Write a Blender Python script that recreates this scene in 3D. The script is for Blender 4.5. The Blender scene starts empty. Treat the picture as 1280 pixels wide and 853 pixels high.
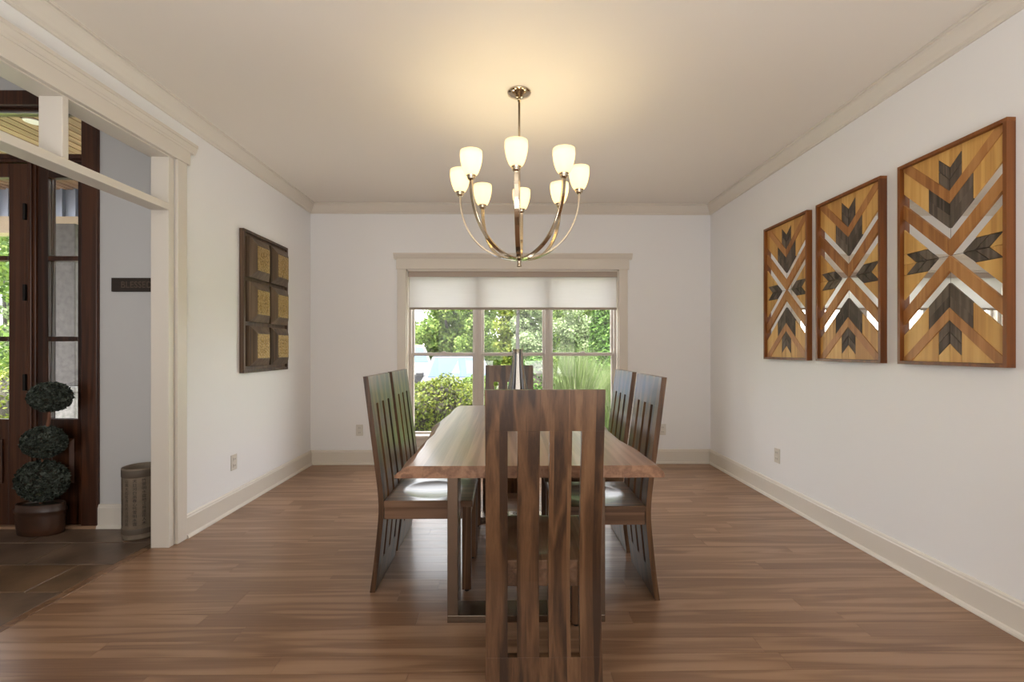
import bpy, bmesh, math, random
import numpy as np
from mathutils import Vector, Matrix, Euler

random.seed(7)
RNG = np.random.default_rng(11)
PI = math.pi
SC = bpy.context.scene
C = SC.collection

# ------------------------------------------------------------------ camera, sky, sun, big lights, exposure
cam_data = bpy.data.cameras.new('camera')
cam_data.sensor_width = 36.0
cam_data.lens = 560.0 / 1280.0 * 36.0
cam_data.shift_y = 10.5 / 1280.0
cam_data.clip_start = 0.02
cam_data.clip_end = 300
cam = bpy.data.objects.new('camera', cam_data)
C.objects.link(cam)
cam.location = (0, 0, 1.2)
cam.rotation_euler = (PI / 2, 0, -0.012)
SC.camera = cam

world = bpy.data.worlds.new('sky_world')
SC.world = world
world.use_nodes = True
wn = world.node_tree.nodes
wl = world.node_tree.links
bg = wn['Background']
sky = wn.new('ShaderNodeTexSky')
sky.sky_type = 'NISHITA'
sky.sun_disc = False
sky.sun_elevation = math.radians(70)
sky.sun_rotation = math.radians(190)
sky.air_density = 1.0
sky.dust_density = 2.5
sky.ozone_density = 1.0
soft = wn.new('ShaderNodeHueSaturation')       # hazy summer sky, close to white
soft.inputs['Saturation'].default_value = 0.12
wl.new(sky.outputs['Color'], soft.inputs['Color'])
haze = wn.new('ShaderNodeMix'); haze.data_type = 'RGBA'; haze.blend_type = 'MULTIPLY'
haze.inputs[0].default_value = 1.0
haze.inputs[7].default_value = (1.0, 0.992, 0.985, 1.0)
wl.new(soft.outputs['Color'], haze.inputs[6])
wl.new(haze.outputs[2], bg.inputs['Color'])
bg.inputs['Strength'].default_value = 1.8

sun_d = bpy.data.lights.new('sun', 'SUN')
sun_d.energy = 14.0
sun_d.angle = math.radians(0.8)
sun_d.color = (1.0, 0.95, 0.86)
sun = bpy.data.objects.new('sun', sun_d)
C.objects.link(sun)
sun.rotation_euler = Vector((0.30, 0.12, -1.0)).to_track_quat('-Z', 'Y').to_euler()

def area(name, loc, rot, sx, sy, power, col):
    d = bpy.data.lights.new(name, 'AREA')
    d.shape = 'RECTANGLE'
    d.size, d.size_y = sx, sy
    d.energy = power
    d.color = col
    o = bpy.data.objects.new(name, d)
    C.objects.link(o)
    o.location = loc
    o.rotation_euler = rot
    return o
# added fill light behind the camera; no window stands there
area('rear_fill', (0.0, -2.9, 1.55), (PI / 2, 0, 0), 3.8, 2.2, 18, (1.0, 1.0, 1.0))
# added fill light, unseen: aimed up at the ceiling behind the camera
area('bounce_fill', (0.0, -0.8, 0.8), (PI - 0.17, 0, 0), 2.4, 1.4, 56, (1.0, 1.0, 1.0))
area('foyer_rear_fill', (-3.6, -2.9, 1.7), (PI / 2, 0, 0), 2.0, 2.2, 33, (1.0, 0.97, 0.95))  # added fill for the foyer, unseen behind the camera

SC.view_settings.view_transform = 'Standard'
SC.view_settings.look = 'None'
SC.view_settings.gamma = 1.0
SC.view_settings.use_curve_mapping = False
SC.view_settings.exposure = 0.42

# ------------------------------------------------------------------ mesh helpers
class MB:
    """collects vertices and faces of one mesh"""
    def __init__(s):
        s.v, s.f, s.sm = [], [], []
    def add(s, vs, fs, smooth=False):
        b = len(s.v)
        s.v += [tuple(p) for p in vs]
        s.f += [tuple(i + b for i in f) for f in fs]
        s.sm += [smooth] * len(fs)
        return s
    def box(s, x0, x1, y0, y1, z0, z1):
        if x0 > x1: x0, x1 = x1, x0
        if y0 > y1: y0, y1 = y1, y0
        if z0 > z1: z0, z1 = z1, z0
        vs = [(x0, y0, z0), (x1, y0, z0), (x1, y1, z0), (x0, y1, z0), (x0, y0, z1), (x1, y0, z1), (x1, y1, z1), (x0, y1, z1)]
        return s.add(vs, [(0, 3, 2, 1), (4, 5, 6, 7), (0, 1, 5, 4), (1, 2, 6, 5), (2, 3, 7, 6), (3, 0, 4, 7)])
    def prism(s, poly, fn, a, b, smooth=False):
        """poly: 2-D outline; fn(p, q, t) -> xyz; extruded from t=a to t=b"""
        n = len(poly)
        vs = [fn(p, q, a) for p, q in poly] + [fn(p, q, b) for p, q in poly]
        fs = [tuple(range(n))[::-1], tuple(range(n, 2 * n))]
        s.add(vs, fs)
        return s.add(vs, [(i, (i + 1) % n, n + (i + 1) % n, n + i) for i in range(n)], smooth)
    def lathe(s, prof, n=32, c=(0, 0, 0), sy=1.0, smooth=True, cap0=True, cap1=True):
        vs, fs = [], []
        for r, z in prof:
            for k in range(n):
                a = 2 * PI * k / n
                vs.append((c[0] + r * math.cos(a), c[1] + sy * r * math.sin(a), c[2] + z))
        for i in range(len(prof) - 1):
            for k in range(n):
                k2 = (k + 1) % n
                fs.append((i * n + k, i * n + k2, (i + 1) * n + k2, (i + 1) * n + k))
        s.add(vs, fs, smooth)
        b = len(s.v) - len(vs)
        if cap0: s.f.append(tuple(b + k for k in range(n))[::-1]); s.sm.append(False)
        if cap1: s.f.append(tuple(b + (len(prof) - 1) * n + k for k in range(n))); s.sm.append(False)
        return s
    def tube(s, pts, rad, n=10, smooth=True):
        pts = [Vector(p) for p in pts]
        rads = rad if isinstance(rad, (list, tuple)) else [rad] * len(pts)
        vs, fs = [], []
        prev = None
        for i, p in enumerate(pts):
            t = (pts[min(i + 1, len(pts) - 1)] - pts[max(i - 1, 0)]).normalized()
            if prev is None:
                u = t.orthogonal().normalized()
            else:
                u = (prev - t * prev.dot(t)).normalized()
            prev = u
            w = t.cross(u)
            for k in range(n):
                a = 2 * PI * k / n
                vs.append(p + (u * math.cos(a) + w * math.sin(a)) * rads[i])
        for i in range(len(pts) - 1):
            for k in range(n):
                k2 = (k + 1) % n
                fs.append((i * n + k, i * n + k2, (i + 1) * n + k2, (i + 1) * n + k))
        s.add(vs, fs, smooth)
        b = len(s.v) - len(vs)
        s.f.append(tuple(b + k for k in range(n))[::-1]); s.sm.append(False)
        s.f.append(tuple(b + (len(pts) - 1) * n + k for k in range(n))); s.sm.append(False)
        return s
    def grid(s, rows, smooth=True, closed=False):
        """rows of equal length lists of points -> quads"""
        n = len(rows[0])
        vs = [p for r in rows for p in r]
        fs = []
        for i in range(len(rows) - 1):
            for k in range(n if closed else n - 1):
                k2 = (k + 1) % n
                fs.append((i * n + k, i * n + k2, (i + 1) * n + k2, (i + 1) * n + k))
        return s.add(vs, fs, smooth)
    def mesh(s, name):
        m = bpy.data.meshes.new(name)
        m.from_pydata(s.v, [], s.f)
        m.polygons.foreach_set('use_smooth', s.sm)
        m.update()
        return m

def obj(name, mb, mat=None, parent=None, bevel=0.0, loc=None, seg=2, fixn=True):
    m = mb if isinstance(mb, bpy.types.Mesh) else mb.mesh(name)
    if fixn and not isinstance(mb, bpy.types.Mesh):
        bm = bmesh.new(); bm.from_mesh(m)
        bmesh.ops.remove_doubles(bm, verts=bm.verts, dist=1e-6)
        bmesh.ops.recalc_face_normals(bm, faces=bm.faces)
        bm.to_mesh(m); bm.free()
    o = bpy.data.objects.new(name, m)
    C.objects.link(o)
    if mat is not None and not m.materials:
        m.materials.append(mat)
    if parent is not None:
        o.parent = parent
    if loc is not None:
        o.location = loc
    if bevel:
        b = o.modifiers.new('edge_bevel', 'BEVEL')
        b.width = bevel; b.segments = seg; b.limit_method = 'ANGLE'; b.angle_limit = math.radians(40)
        b.harden_normals = False
    return o

def thing(name, label, cat, loc=(0, 0, 0), rz=0.0, group=None):
    o = bpy.data.objects.new(name, None)
    o.empty_display_size = 0.1
    C.objects.link(o)
    o.location = loc
    o.rotation_euler = (0, 0, rz)
    return tag(o, label, cat, group)

def tag(o, label, cat, group=None):
    o['label'] = label; o['category'] = cat
    if group: o['group'] = group
    return o

def struct(o, label=None):
    o['kind'] = 'structure'
    if label: o['label'] = label
    return o

def holder(name, loc=(0, 0, 0), label=None):
    o = bpy.data.objects.new(name, None)
    o.empty_display_size = 0.1
    C.objects.link(o); o.location = loc
    return struct(o, label)

def copy_tree(o, parent=None):
    c = o.copy(); C.objects.link(c)
    if parent is not None: c.parent = parent
    for ch in list(o.children): copy_tree(ch, c)
    return c

def text_mesh(s, size, depth, font=None, align='CENTER'):
    cu = bpy.data.curves.new('lettering', 'FONT')
    cu.body = s; cu.size = size; cu.extrude = depth
    cu.align_x = align; cu.align_y = 'CENTER'
    cu.resolution_u = 3
    o = bpy.data.objects.new('lettering', cu)
    C.objects.link(o)
    dg = bpy.context.evaluated_depsgraph_get()
    m = bpy.data.meshes.new_from_object(o.evaluated_get(dg))
    bpy.data.objects.remove(o)
    bpy.data.curves.remove(cu)
    return m

# ------------------------------------------------------------------ materials
def new_mat(name):
    m = bpy.data.materials.new(name); m.use_nodes = True
    nt = m.node_tree
    return m, nt, nt.nodes, nt.links, nt.nodes['Principled BSDF']

def plain(name, col, rough=0.5, metal=0.0, bump=0.0, bscale=200.0, var=0.0, vscale=6.0, spec=0.5):
    m, nt, N, L, P = new_mat(name)
    P.inputs['Base Color'].default_value = (*col, 1)
    P.inputs['Roughness'].default_value = rough
    P.inputs['Metallic'].default_value = metal
    P.inputs['Specular IOR Level'].default_value = spec
    tc = N.new('ShaderNodeTexCoord')
    if var:
        n = N.new('ShaderNodeTexNoise'); n.inputs['Scale'].default_value = vscale; n.inputs['Detail'].default_value = 5
        L.new(tc.outputs['Object'], n.inputs['Vector'])
        r = N.new('ShaderNodeValToRGB')
        r.color_ramp.elements[0].position = 0.3; r.color_ramp.elements[1].position = 0.7
        r.color_ramp.elements[0].color = (*[c * (1 - var) for c in col], 1)
        r.color_ramp.elements[1].color = (*[min(1, c * (1 + var)) for c in col], 1)
        L.new(n.outputs['Fac'], r.inputs['Fac']); L.new(r.outputs['Color'], P.inputs['Base Color'])
    if bump:
        n = N.new('ShaderNodeTexNoise'); n.inputs['Scale'].default_value = bscale; n.inputs['Detail'].default_value = 3
        L.new(tc.outputs['Object'], n.inputs['Vector'])
        b = N.new('ShaderNodeBump'); b.inputs['Strength'].default_value = bump; b.inputs['Distance'].default_value = 0.002
        L.new(n.outputs['Fac'], b.inputs['Height']); L.new(b.outputs['Normal'], P.inputs['Normal'])
    return m

def wood(name, dark, mid, light, axis=2, rough=0.4, scale=1.0, rings=9.0, strip=None, rnd=True, ringmix=0.55, bump=0.15, contrast=1.0, coat=0.0, stripvar=0.35, cross=14.0, along=0.5):
    """grain along one axis of the object's own coordinates; strip=(axis,width) gives glued staves"""
    m, nt, N, L, P = new_mat(name)
    tc = N.new('ShaderNodeTexCoord')
    oi = N.new('ShaderNodeObjectInfo')
    vec = tc.outputs['Object']
    tone = None
    def math_(op, a, b=None, c=None):
        n = N.new('ShaderNodeMath'); n.operation = op
        for i, v in enumerate((a, b, c)):
            if v is None: continue
            if isinstance(v, (int, float)): n.inputs[i].default_value = v
            else: L.new(v, n.inputs[i])
        return n.outputs[0]
    off = None
    if strip:
        sx = N.new('ShaderNodeSeparateXYZ'); L.new(vec, sx.inputs[0])
        idx = math_('FLOOR', math_('DIVIDE', math_('ADD', sx.outputs[strip[0]], 0.0137), strip[1]))
        if rnd: idx = math_('ADD', idx, math_('MULTIPLY', oi.outputs['Random'], 731.0))
        wnz = N.new('ShaderNodeTexWhiteNoise'); wnz.noise_dimensions = '1D'; L.new(idx, wnz.inputs['W'])
        off = wnz.outputs['Value']
    elif rnd:
        off = oi.outputs['Random']
    if off is not None:
        cmb = N.new('ShaderNodeCombineXYZ')
        for i in range(3): L.new(math_('MULTIPLY', off, (37.0, 53.0, 71.0)[i]), cmb.inputs[i])
        va = N.new('ShaderNodeVectorMath'); va.operation = 'ADD'
        L.new(vec, va.inputs[0]); L.new(cmb.outputs[0], va.inputs[1]); vec = va.outputs[0]
    def mapped(cross, along):
        mp = N.new('ShaderNodeMapping')
        sc = [cross * scale] * 3; sc[axis] = along * scale
        mp.inputs['Scale'].default_value = sc
        L.new(vec, mp.inputs['Vector']); return mp.outputs[0]
    n1 = N.new('ShaderNodeTexNoise'); n1.inputs['Scale'].default_value = 1.0; n1.inputs['Detail'].default_value = 2.0; n1.inputs['Distortion'].default_value = 0.6
    L.new(mapped(cross, along), n1.inputs['Vector'])
    ring = math_('ADD', math_('MULTIPLY', math_('SINE', math_('MULTIPLY', n1.outputs['Fac'], rings * 6.283)), 0.5), 0.5)
    ring = math_('POWER', ring, 1.6)
    n2 = N.new('ShaderNodeTexNoise'); n2.inputs['Scale'].default_value = 1.0; n2.inputs['Detail'].default_value = 6.0; n2.inputs['Roughness'].default_value = 0.7
    L.new(mapped(130.0, 2.0), n2.inputs['Vector'])
    n3 = N.new('ShaderNodeTexNoise'); n3.inputs['Scale'].default_value = 1.0; n3.inputs['Detail'].default_value = 2.0
    L.new(mapped(4.0, 0.7), n3.inputs['Vector'])
    f = math_('ADD', math_('MULTIPLY', ring, ringmix), math_('MULTIPLY', n2.outputs['Fac'], 1.0 - ringmix))
    f = math_('ADD', f, math_('MULTIPLY', math_('SUBTRACT', n3.outputs['Fac'], 0.5), 0.5))
    if off is not None:
        f = math_('ADD', f, math_('MULTIPLY', math_('SUBTRACT', off, 0.5), stripvar))
    f = math_('ADD', math_('MULTIPLY', math_('SUBTRACT', f, 0.5), contrast), 0.5)
    r = N.new('ShaderNodeValToRGB')
    e = r.color_ramp.elements
    e[0].position = 0.12; e[0].color = (*dark, 1)
    e[1].position = 0.9; e[1].color = (*light, 1)
    k = e.new(0.5); k.color = (*mid, 1)
    L.new(f, r.inputs['Fac'])
    L.new(r.outputs['Color'], P.inputs['Base Color'])
    P.inputs['Roughness'].default_value = rough
    if coat:
        P.inputs['Coat Weight'].default_value = coat; P.inputs['Coat Roughness'].default_value = 0.12
    if bump:
        b = N.new('ShaderNodeBump'); b.inputs['Strength'].default_value = bump; b.inputs['Distance'].default_value = 0.001
        L.new(n2.outputs['Fac'], b.inputs['Height']); L.new(b.outputs['Normal'], P.inputs['Normal'])
    return m

def leafmat(name, cols, trans=0.35, rough=0.45):
    m, nt, N, L, P = new_mat(name)
    g = N.new('ShaderNodeNewGeometry')
    r = N.new('ShaderNodeValToRGB')
    r.color_ramp.interpolation = 'LINEAR'
    e = r.color_ramp.elements
    e[0].position = 0.0; e[0].color = (*cols[0], 1)
    e[1].position = 1.0; e[1].color = (*cols[-1], 1)
    for i, c in enumerate(cols[1:-1]):
        k = e.new((i + 1) / (len(cols) - 1)); k.color = (*c, 1)
    L.new(g.outputs['Random Per Island'], r.inputs['Fac'])
    L.new(r.outputs['Color'], P.inputs['Base Color'])
    P.inputs['Roughness'].default_value = rough + 0.2; P.inputs['Specular IOR Level'].default_value = 0.2
    t = N.new('ShaderNodeBsdfTranslucent'); L.new(r.outputs['Color'], t.inputs['Color'])
    mx = N.new('ShaderNodeMixShader'); mx.inputs[0].default_value = trans
    L.new(P.outputs[0], mx.inputs[1]); L.new(t.outputs[0], mx.inputs[2])
    L.new(mx.outputs[0], N['Material Output'].inputs['Surface'])
    return m

def glass_mat(name, tint=(1, 1, 1), refl=1.0):
    """thin window pane: clear transmission with a fresnel reflection"""
    m, nt, N, L, P = new_mat(name)
    N.remove(P)
    t = N.new('ShaderNodeBsdfTransparent'); t.inputs['Color'].default_value = (*tint, 1)
    g = N.new('ShaderNodeBsdfGlossy'); g.inputs['Roughness'].default_value = 0.0
    f = N.new('ShaderNodeFresnel')
    ge = N.new('ShaderNodeNewGeometry'); pk = N.new('ShaderNodeMix'); pk.data_type = 'FLOAT'
    L.new(ge.outputs['Backfacing'], pk.inputs[0]); pk.inputs[2].default_value = 1.45; pk.inputs[3].default_value = 1 / 1.45
    L.new(pk.outputs[0], f.inputs['IOR'])
    mx = N.new('ShaderNodeMixShader')
    ml = N.new('ShaderNodeMath'); ml.operation = 'MULTIPLY'; ml.inputs[1].default_value = refl
    L.new(f.outputs[0], ml.inputs[0]); L.new(ml.outputs[0], mx.inputs[0])
    L.new(t.outputs[0], mx.inputs[1]); L.new(g.outputs[0], mx.inputs[2])
    L.new(mx.outputs[0], N['Material Output'].inputs['Surface'])
    return m

M = {}
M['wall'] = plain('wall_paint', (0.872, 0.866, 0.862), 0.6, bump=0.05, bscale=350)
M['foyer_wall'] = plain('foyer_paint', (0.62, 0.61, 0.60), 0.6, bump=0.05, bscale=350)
M['ceiling'] = plain('ceiling_paint', (0.87, 0.815, 0.735), 0.7, bump=0.05, bscale=350)
M['trim'] = plain('trim_paint', (0.73, 0.675, 0.595), 0.38, bump=0.02, bscale=120)
M['outlet'] = plain('outlet_plastic', (0.68, 0.64, 0.57), 0.35)
M['outlet_dark'] = plain('outlet_slot', (0.10, 0.09, 0.08), 0.5)
M['floor_base'] = plain('subfloor', (0.05, 0.03, 0.02), 0.6)
M['floor'] = wood('oak_floor', (0.18, 0.092, 0.050), (0.325, 0.190, 0.112), (0.40, 0.245, 0.152), axis=0, rough=0.30, scale=1.0, rings=3.2, ringmix=0.46, bump=0.03, stripvar=0.10, contrast=0.9, cross=11.0, along=0.8)
M['slate'] = plain('slate_tile', (0.155, 0.102, 0.070), 0.38, bump=0.5, bscale=14, var=0.35, vscale=5)
M['slate_b'] = plain('brown_slate_tile', (0.175, 0.105, 0.060), 0.38, bump=0.5, bscale=14, var=0.4, vscale=4)
M['grout'] = plain('grout', (0.34, 0.25, 0.17), 0.8)
M['chair'] = wood('walnut_staves', (0.036, 0.016, 0.007), (0.108, 0.051, 0.022), (0.19, 0.100, 0.047), axis=2, rough=0.34, rings=2.6, strip=(0, 0.0461), rnd=False, ringmix=0.42, bump=0.04, contrast=1.08, stripvar=0.30, coat=0.2, cross=16.0, along=0.55)
M['chair_edge'] = wood('walnut_legs', (0.07, 0.033, 0.016), (0.19, 0.098, 0.05), (0.29, 0.165, 0.09), axis=2, rough=0.36, rings=4.0, ringmix=0.4)
M['seat'] = wood('walnut_seat', (0.06, 0.03, 0.017), (0.165, 0.088, 0.048), (0.26, 0.15, 0.09), axis=1, rough=0.33, rings=3.0, strip=(0, 0.067), ringmix=0.35, bump=0.015, coat=0.3)
M['table'] = wood('walnut_table', (0.14, 0.065, 0.036), (0.30, 0.158, 0.09), (0.40, 0.225, 0.135), axis=1, rough=0.36, rings=3.0, strip=(0, 0.15), ringmix=0.35, bump=0.012, stripvar=0.2, coat=0.2)
M['glide'] = plain('black_rubber', (0.02, 0.018, 0.016), 0.5)
M['steel'] = plain('brushed_steel', (0.27, 0.215, 0.17), 0.27, 1.0, bump=0.03, bscale=300)
M['chrome'] = plain('chrome', (0.80, 0.80, 0.80), 0.06, 1.0)
def vase_metal():  # window reflections painted into the metal colour as vertical stripes
    m, nt, N, L, P = new_mat('silver_reflection_stripes')
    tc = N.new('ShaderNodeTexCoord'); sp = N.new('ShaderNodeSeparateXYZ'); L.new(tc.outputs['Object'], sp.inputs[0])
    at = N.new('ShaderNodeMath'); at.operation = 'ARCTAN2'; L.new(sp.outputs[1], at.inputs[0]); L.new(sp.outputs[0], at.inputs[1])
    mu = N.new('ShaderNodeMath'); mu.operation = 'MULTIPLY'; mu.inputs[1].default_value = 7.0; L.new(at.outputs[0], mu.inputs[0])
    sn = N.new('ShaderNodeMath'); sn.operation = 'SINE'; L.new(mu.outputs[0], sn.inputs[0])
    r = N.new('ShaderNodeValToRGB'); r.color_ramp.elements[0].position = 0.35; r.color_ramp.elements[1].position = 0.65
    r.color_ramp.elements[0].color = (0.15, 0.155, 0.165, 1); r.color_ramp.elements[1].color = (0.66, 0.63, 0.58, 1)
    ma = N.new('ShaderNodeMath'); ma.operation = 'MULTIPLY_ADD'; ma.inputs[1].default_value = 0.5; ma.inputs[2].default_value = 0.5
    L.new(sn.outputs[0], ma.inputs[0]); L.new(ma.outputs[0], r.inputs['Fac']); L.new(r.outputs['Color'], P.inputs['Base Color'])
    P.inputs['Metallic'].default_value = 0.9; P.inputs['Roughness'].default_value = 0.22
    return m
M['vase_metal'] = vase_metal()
M['nickel'] = plain('polished_nickel', (0.60, 0.51, 0.39), 0.14, 1.0)
M['mirror'] = plain('mirror_glass', (0.90, 0.90, 0.88), 0.01, 1.0)
M['pine'] = wood('pine', (0.46, 0.225, 0.055), (0.64, 0.36, 0.10), (0.72, 0.45, 0.15), axis=2, rough=0.5, rings=3.0, ringmix=0.35, stripvar=0.45)
M['cedar'] = wood('cedar_brace', (0.24, 0.088, 0.02), (0.40, 0.17, 0.045), (0.50, 0.24, 0.075), axis=2, rough=0.5, rings=3.0, ringmix=0.35, stripvar=0.5)
M['barn'] = wood('grey_barn_wood', (0.045, 0.033, 0.024), (0.105, 0.078, 0.058), (0.17, 0.13, 0.098), axis=2, rough=0.7, rings=4.0, ringmix=0.4, stripvar=0.35, bump=0.4)
M['artframe'] = wood('cedar_frame', (0.11, 0.030, 0.004), (0.20, 0.060, 0.008), (0.28, 0.095, 0.016), axis=2, rough=0.42, rings=3.0, ringmix=0.3)
M['artback'] = plain('art_backing', (0.06, 0.035, 0.02), 0.8)
M['carved'] = wood('dark_carved_wood', (0.035, 0.018, 0.010), (0.085, 0.045, 0.024), (0.15, 0.085, 0.048), axis=2, rough=0.45, rings=4.0, ringmix=0.35, bump=0.3)
M['carved_block'] = wood('grey_brown_block', (0.055, 0.034, 0.020), (0.12, 0.078, 0.046), (0.18, 0.125, 0.078), axis=2, rough=0.5, rings=4.0, ringmix=0.3, bump=0.3)
M['door'] = wood('stained_door', (0.022, 0.008, 0.004), (0.062, 0.021, 0.009), (0.105, 0.038, 0.016), axis=2, rough=0.30, rings=4.0, ringmix=0.35, bump=0.05)
M['hinge'] = plain('black_hinge', (0.02, 0.017, 0.015), 0.45, 0.6)
M['glass'] = glass_mat('window_glass')
M['pot'] = plain('brown_glazed_pot', (0.058, 0.025, 0.013), 0.32, var=0.45, vscale=9)
M['soil'] = plain('potting_moss', (0.03, 0.024, 0.014), 0.9, bump=1.0, bscale=60)
M['stem'] = plain('topiary_stem', (0.20, 0.08, 0.04), 0.7)
M['topiary'] = leafmat('topiary_leaves', [(0.028, 0.036, 0.028), (0.065, 0.078, 0.062), (0.13, 0.15, 0.125)], 0.1, 0.5)
M['ceramic'] = plain('taupe_ceramic', (0.20, 0.155, 0.11), 0.55, var=0.15, vscale=18, bump=0.3, bscale=60)
M['ceramic_dark'] = plain('dark_taupe_ceramic', (0.105, 0.078, 0.056), 0.55)
M['ink'] = plain('brushed_ink', (0.025, 0.02, 0.017), 0.6)
M['sign'] = wood('dark_sign_board', (0.016, 0.010, 0.006), (0.03, 0.018, 0.010), (0.05, 0.03, 0.017), axis=0, rough=0.6, rings=3.0)
M['sign_letters'] = plain('sign_letters', (0.10, 0.065, 0.042), 0.55)
M['shade_bar'] = plain('shade_bar', (0.36, 0.30, 0.25), 0.5)
M['cassette'] = plain('shade_valance', (0.44, 0.36, 0.30), 0.6)
M['sash'] = plain('window_sash', (0.62, 0.565, 0.52), 0.4)

# gold tile with an engraved pattern
def gold_tile():
    m, nt, N, L, P = new_mat('gold_tile')
    tc = N.new('ShaderNodeTexCoord'); oi = N.new('ShaderNodeObjectInfo')
    va = N.new('ShaderNodeVectorMath'); va.operation = 'MULTIPLY_ADD'
    L.new(oi.outputs['Random'], va.inputs[0]); va.inputs[1].default_value = (9, 9, 9); L.new(tc.outputs['Object'], va.inputs[2])
    v = N.new('ShaderNodeTexVoronoi'); v.inputs['Scale'].default_value = 42; v.feature = 'DISTANCE_TO_EDGE'
    L.new(va.outputs[0], v.inputs['Vector'])
    n = N.new('ShaderNodeTexNoise'); n.inputs['Scale'].default_value = 25; n.inputs['Detail'].default_value = 4; n.inputs['Distortion'].default_value = 2.0
    L.new(va.outputs[0], n.inputs['Vector'])
    mt = N.new('ShaderNodeMath'); mt.operation = 'MULTIPLY_ADD'; L.new(v.outputs['Distance'], mt.inputs[0]); mt.inputs[1].default_value = 4.0
    L.new(n.outputs['Fac'], mt.inputs[2])
    r = N.new('ShaderNodeValToRGB')
    r.color_ramp.elements[0].position = 0.42; r.color_ramp.elements[0].color = (0.12, 0.07, 0.02, 1)
    r.color_ramp.elements[1].position = 0.75; r.color_ramp.elements[1].color = (0.42, 0.28, 0.10, 1)
    L.new(mt.outputs[0], r.inputs['Fac']); L.new(r.outputs['Color'], P.inputs['Base Color'])
    b = N.new('ShaderNodeBump'); b.inputs['Strength'].default_value = 0.6; b.inputs['Distance'].default_value = 0.004
    L.new(mt.outputs[0], b.inputs['Height']); L.new(b.outputs['Normal'], P.inputs['Normal'])
    P.inputs['Roughness'].default_value = 0.42; P.inputs['Metallic'].default_value = 0.35
    return m
M['gold'] = gold_tile()

# frosted lamp glass: lit opal glass, glows where its bulb lights it
def opal():
    m, nt, N, L, P = new_mat('opal_glass')
    P.inputs['Base Color'].default_value = (0.88, 0.80, 0.62, 1); P.inputs['Roughness'].default_value = 0.25
    t = N.new('ShaderNodeBsdfTranslucent'); t.inputs['Color'].default_value = (0.80, 0.71, 0.48, 1)
    mx = N.new('ShaderNodeMixShader'); mx.inputs[0].default_value = 0.6
    L.new(P.outputs[0], mx.inputs[1]); L.new(t.outputs[0], mx.inputs[2])
    e = N.new('ShaderNodeEmission'); e.inputs['Color'].default_value = (1.0, 0.87, 0.60, 1); e.inputs['Strength'].default_value = 0.38
    ad = N.new('ShaderNodeAddShader'); L.new(mx.outputs[0], ad.inputs[0]); L.new(e.outputs[0], ad.inputs[1])
    L.new(ad.outputs[0], N['Material Output'].inputs['Surface'])
    return m
M['opal'] = opal()

# roller-shade cloth: light woven fabric that lets daylight through
def shade_cloth():
    m, nt, N, L, P = new_mat('shade_cloth')
    tc = N.new('ShaderNodeTexCoord')
    mp = N.new('ShaderNodeMapping'); mp.inputs['Scale'].default_value = (3, 3, 260); L.new(tc.outputs['Object'], mp.inputs['Vector'])
    n = N.new('ShaderNodeTexNoise'); n.inputs['Scale'].default_value = 1; n.inputs['Detail'].default_value = 3; L.new(mp.outputs[0], n.inputs['Vector'])
    r = N.new('ShaderNodeValToRGB'); r.color_ramp.elements[0].color = (0.80, 0.79, 0.78, 1); r.color_ramp.elements[1].color = (0.90, 0.89, 0.88, 1)
    L.new(n.outputs['Fac'], r.inputs['Fac'])
    d = N.new('ShaderNodeBsdfDiffuse'); t = N.new('ShaderNodeBsdfTranslucent')
    L.new(r.outputs['Color'], d.inputs['Color']); L.new(r.outputs['Color'], t.inputs['Color'])
    mx = N.new('ShaderNodeMixShader'); mx.inputs[0].default_value = 0.36
    L.new(d.outputs[0], mx.inputs[1]); L.new(t.outputs[0], mx.inputs[2])
    N.remove(P); L.new(mx.outputs[0], N['Material Output'].inputs['Surface'])
    return m
M['shade'] = shade_cloth()

# outdoors
M['grass'] = plain('lawn', (0.13, 0.20, 0.045), 0.9, bump=0.8, bscale=40, var=0.35, vscale=2.0)
M['drive'] = plain('driveway_concrete', (0.13, 0.125, 0.115), 0.8, var=0.1, vscale=1.5)
M['gravel'] = plain('pale_gravel', (0.47, 0.45, 0.42), 0.9, bump=1.0, bscale=60, var=0.25, vscale=30)
M['porchfloor'] = plain('porch_concrete', (0.36, 0.33, 0.29), 0.7, var=0.15, vscale=3)
M['bush'] = leafmat('bush_leaves', [(0.028, 0.047, 0.007), (0.094, 0.132, 0.017), (0.187, 0.220, 0.033), (0.066, 0.088, 0.017)], 0.3, 0.35)
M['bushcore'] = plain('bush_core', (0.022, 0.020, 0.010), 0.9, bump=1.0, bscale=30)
M['tree_a'] = leafmat('tree_leaves', [(0.033, 0.066, 0.011), (0.083, 0.138, 0.025), (0.165, 0.220, 0.050), (0.110, 0.176, 0.039)], 0.4)
M['tree_b'] = leafmat('yellow_green_leaves', [(0.055, 0.094, 0.011), (0.154, 0.198, 0.028), (0.248, 0.275, 0.055), (0.099, 0.154, 0.022)], 0.4)
M['tree_c'] = leafmat('pale_leaves', [(0.055, 0.094, 0.033), (0.154, 0.198, 0.094), (0.248, 0.286, 0.165), (0.110, 0.160, 0.061)], 0.35)
M['arbor'] = leafmat('arborvitae_leaves', [(0.017, 0.044, 0.007), (0.050, 0.110, 0.017), (0.088, 0.165, 0.028)], 0.25)
M['blade'] = leafmat('grass_blades', [(0.030, 0.060, 0.012), (0.09, 0.135, 0.035), (0.17, 0.21, 0.09), (0.05, 0.09, 0.02), (0.27, 0.27, 0.18)], 0.35)
M['bark'] = plain('bark', (0.045, 0.040, 0.036), 0.9, bump=1.0, bscale=40, var=0.35, vscale=8)
M['carpaint'] = plain('silver_car_paint', (0.075, 0.08, 0.09), 0.4, 0.0, spec=0.2)
M['carpaint_white'] = plain('white_car_paint', (0.13, 0.13, 0.128), 0.4, spec=0.2)
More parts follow.
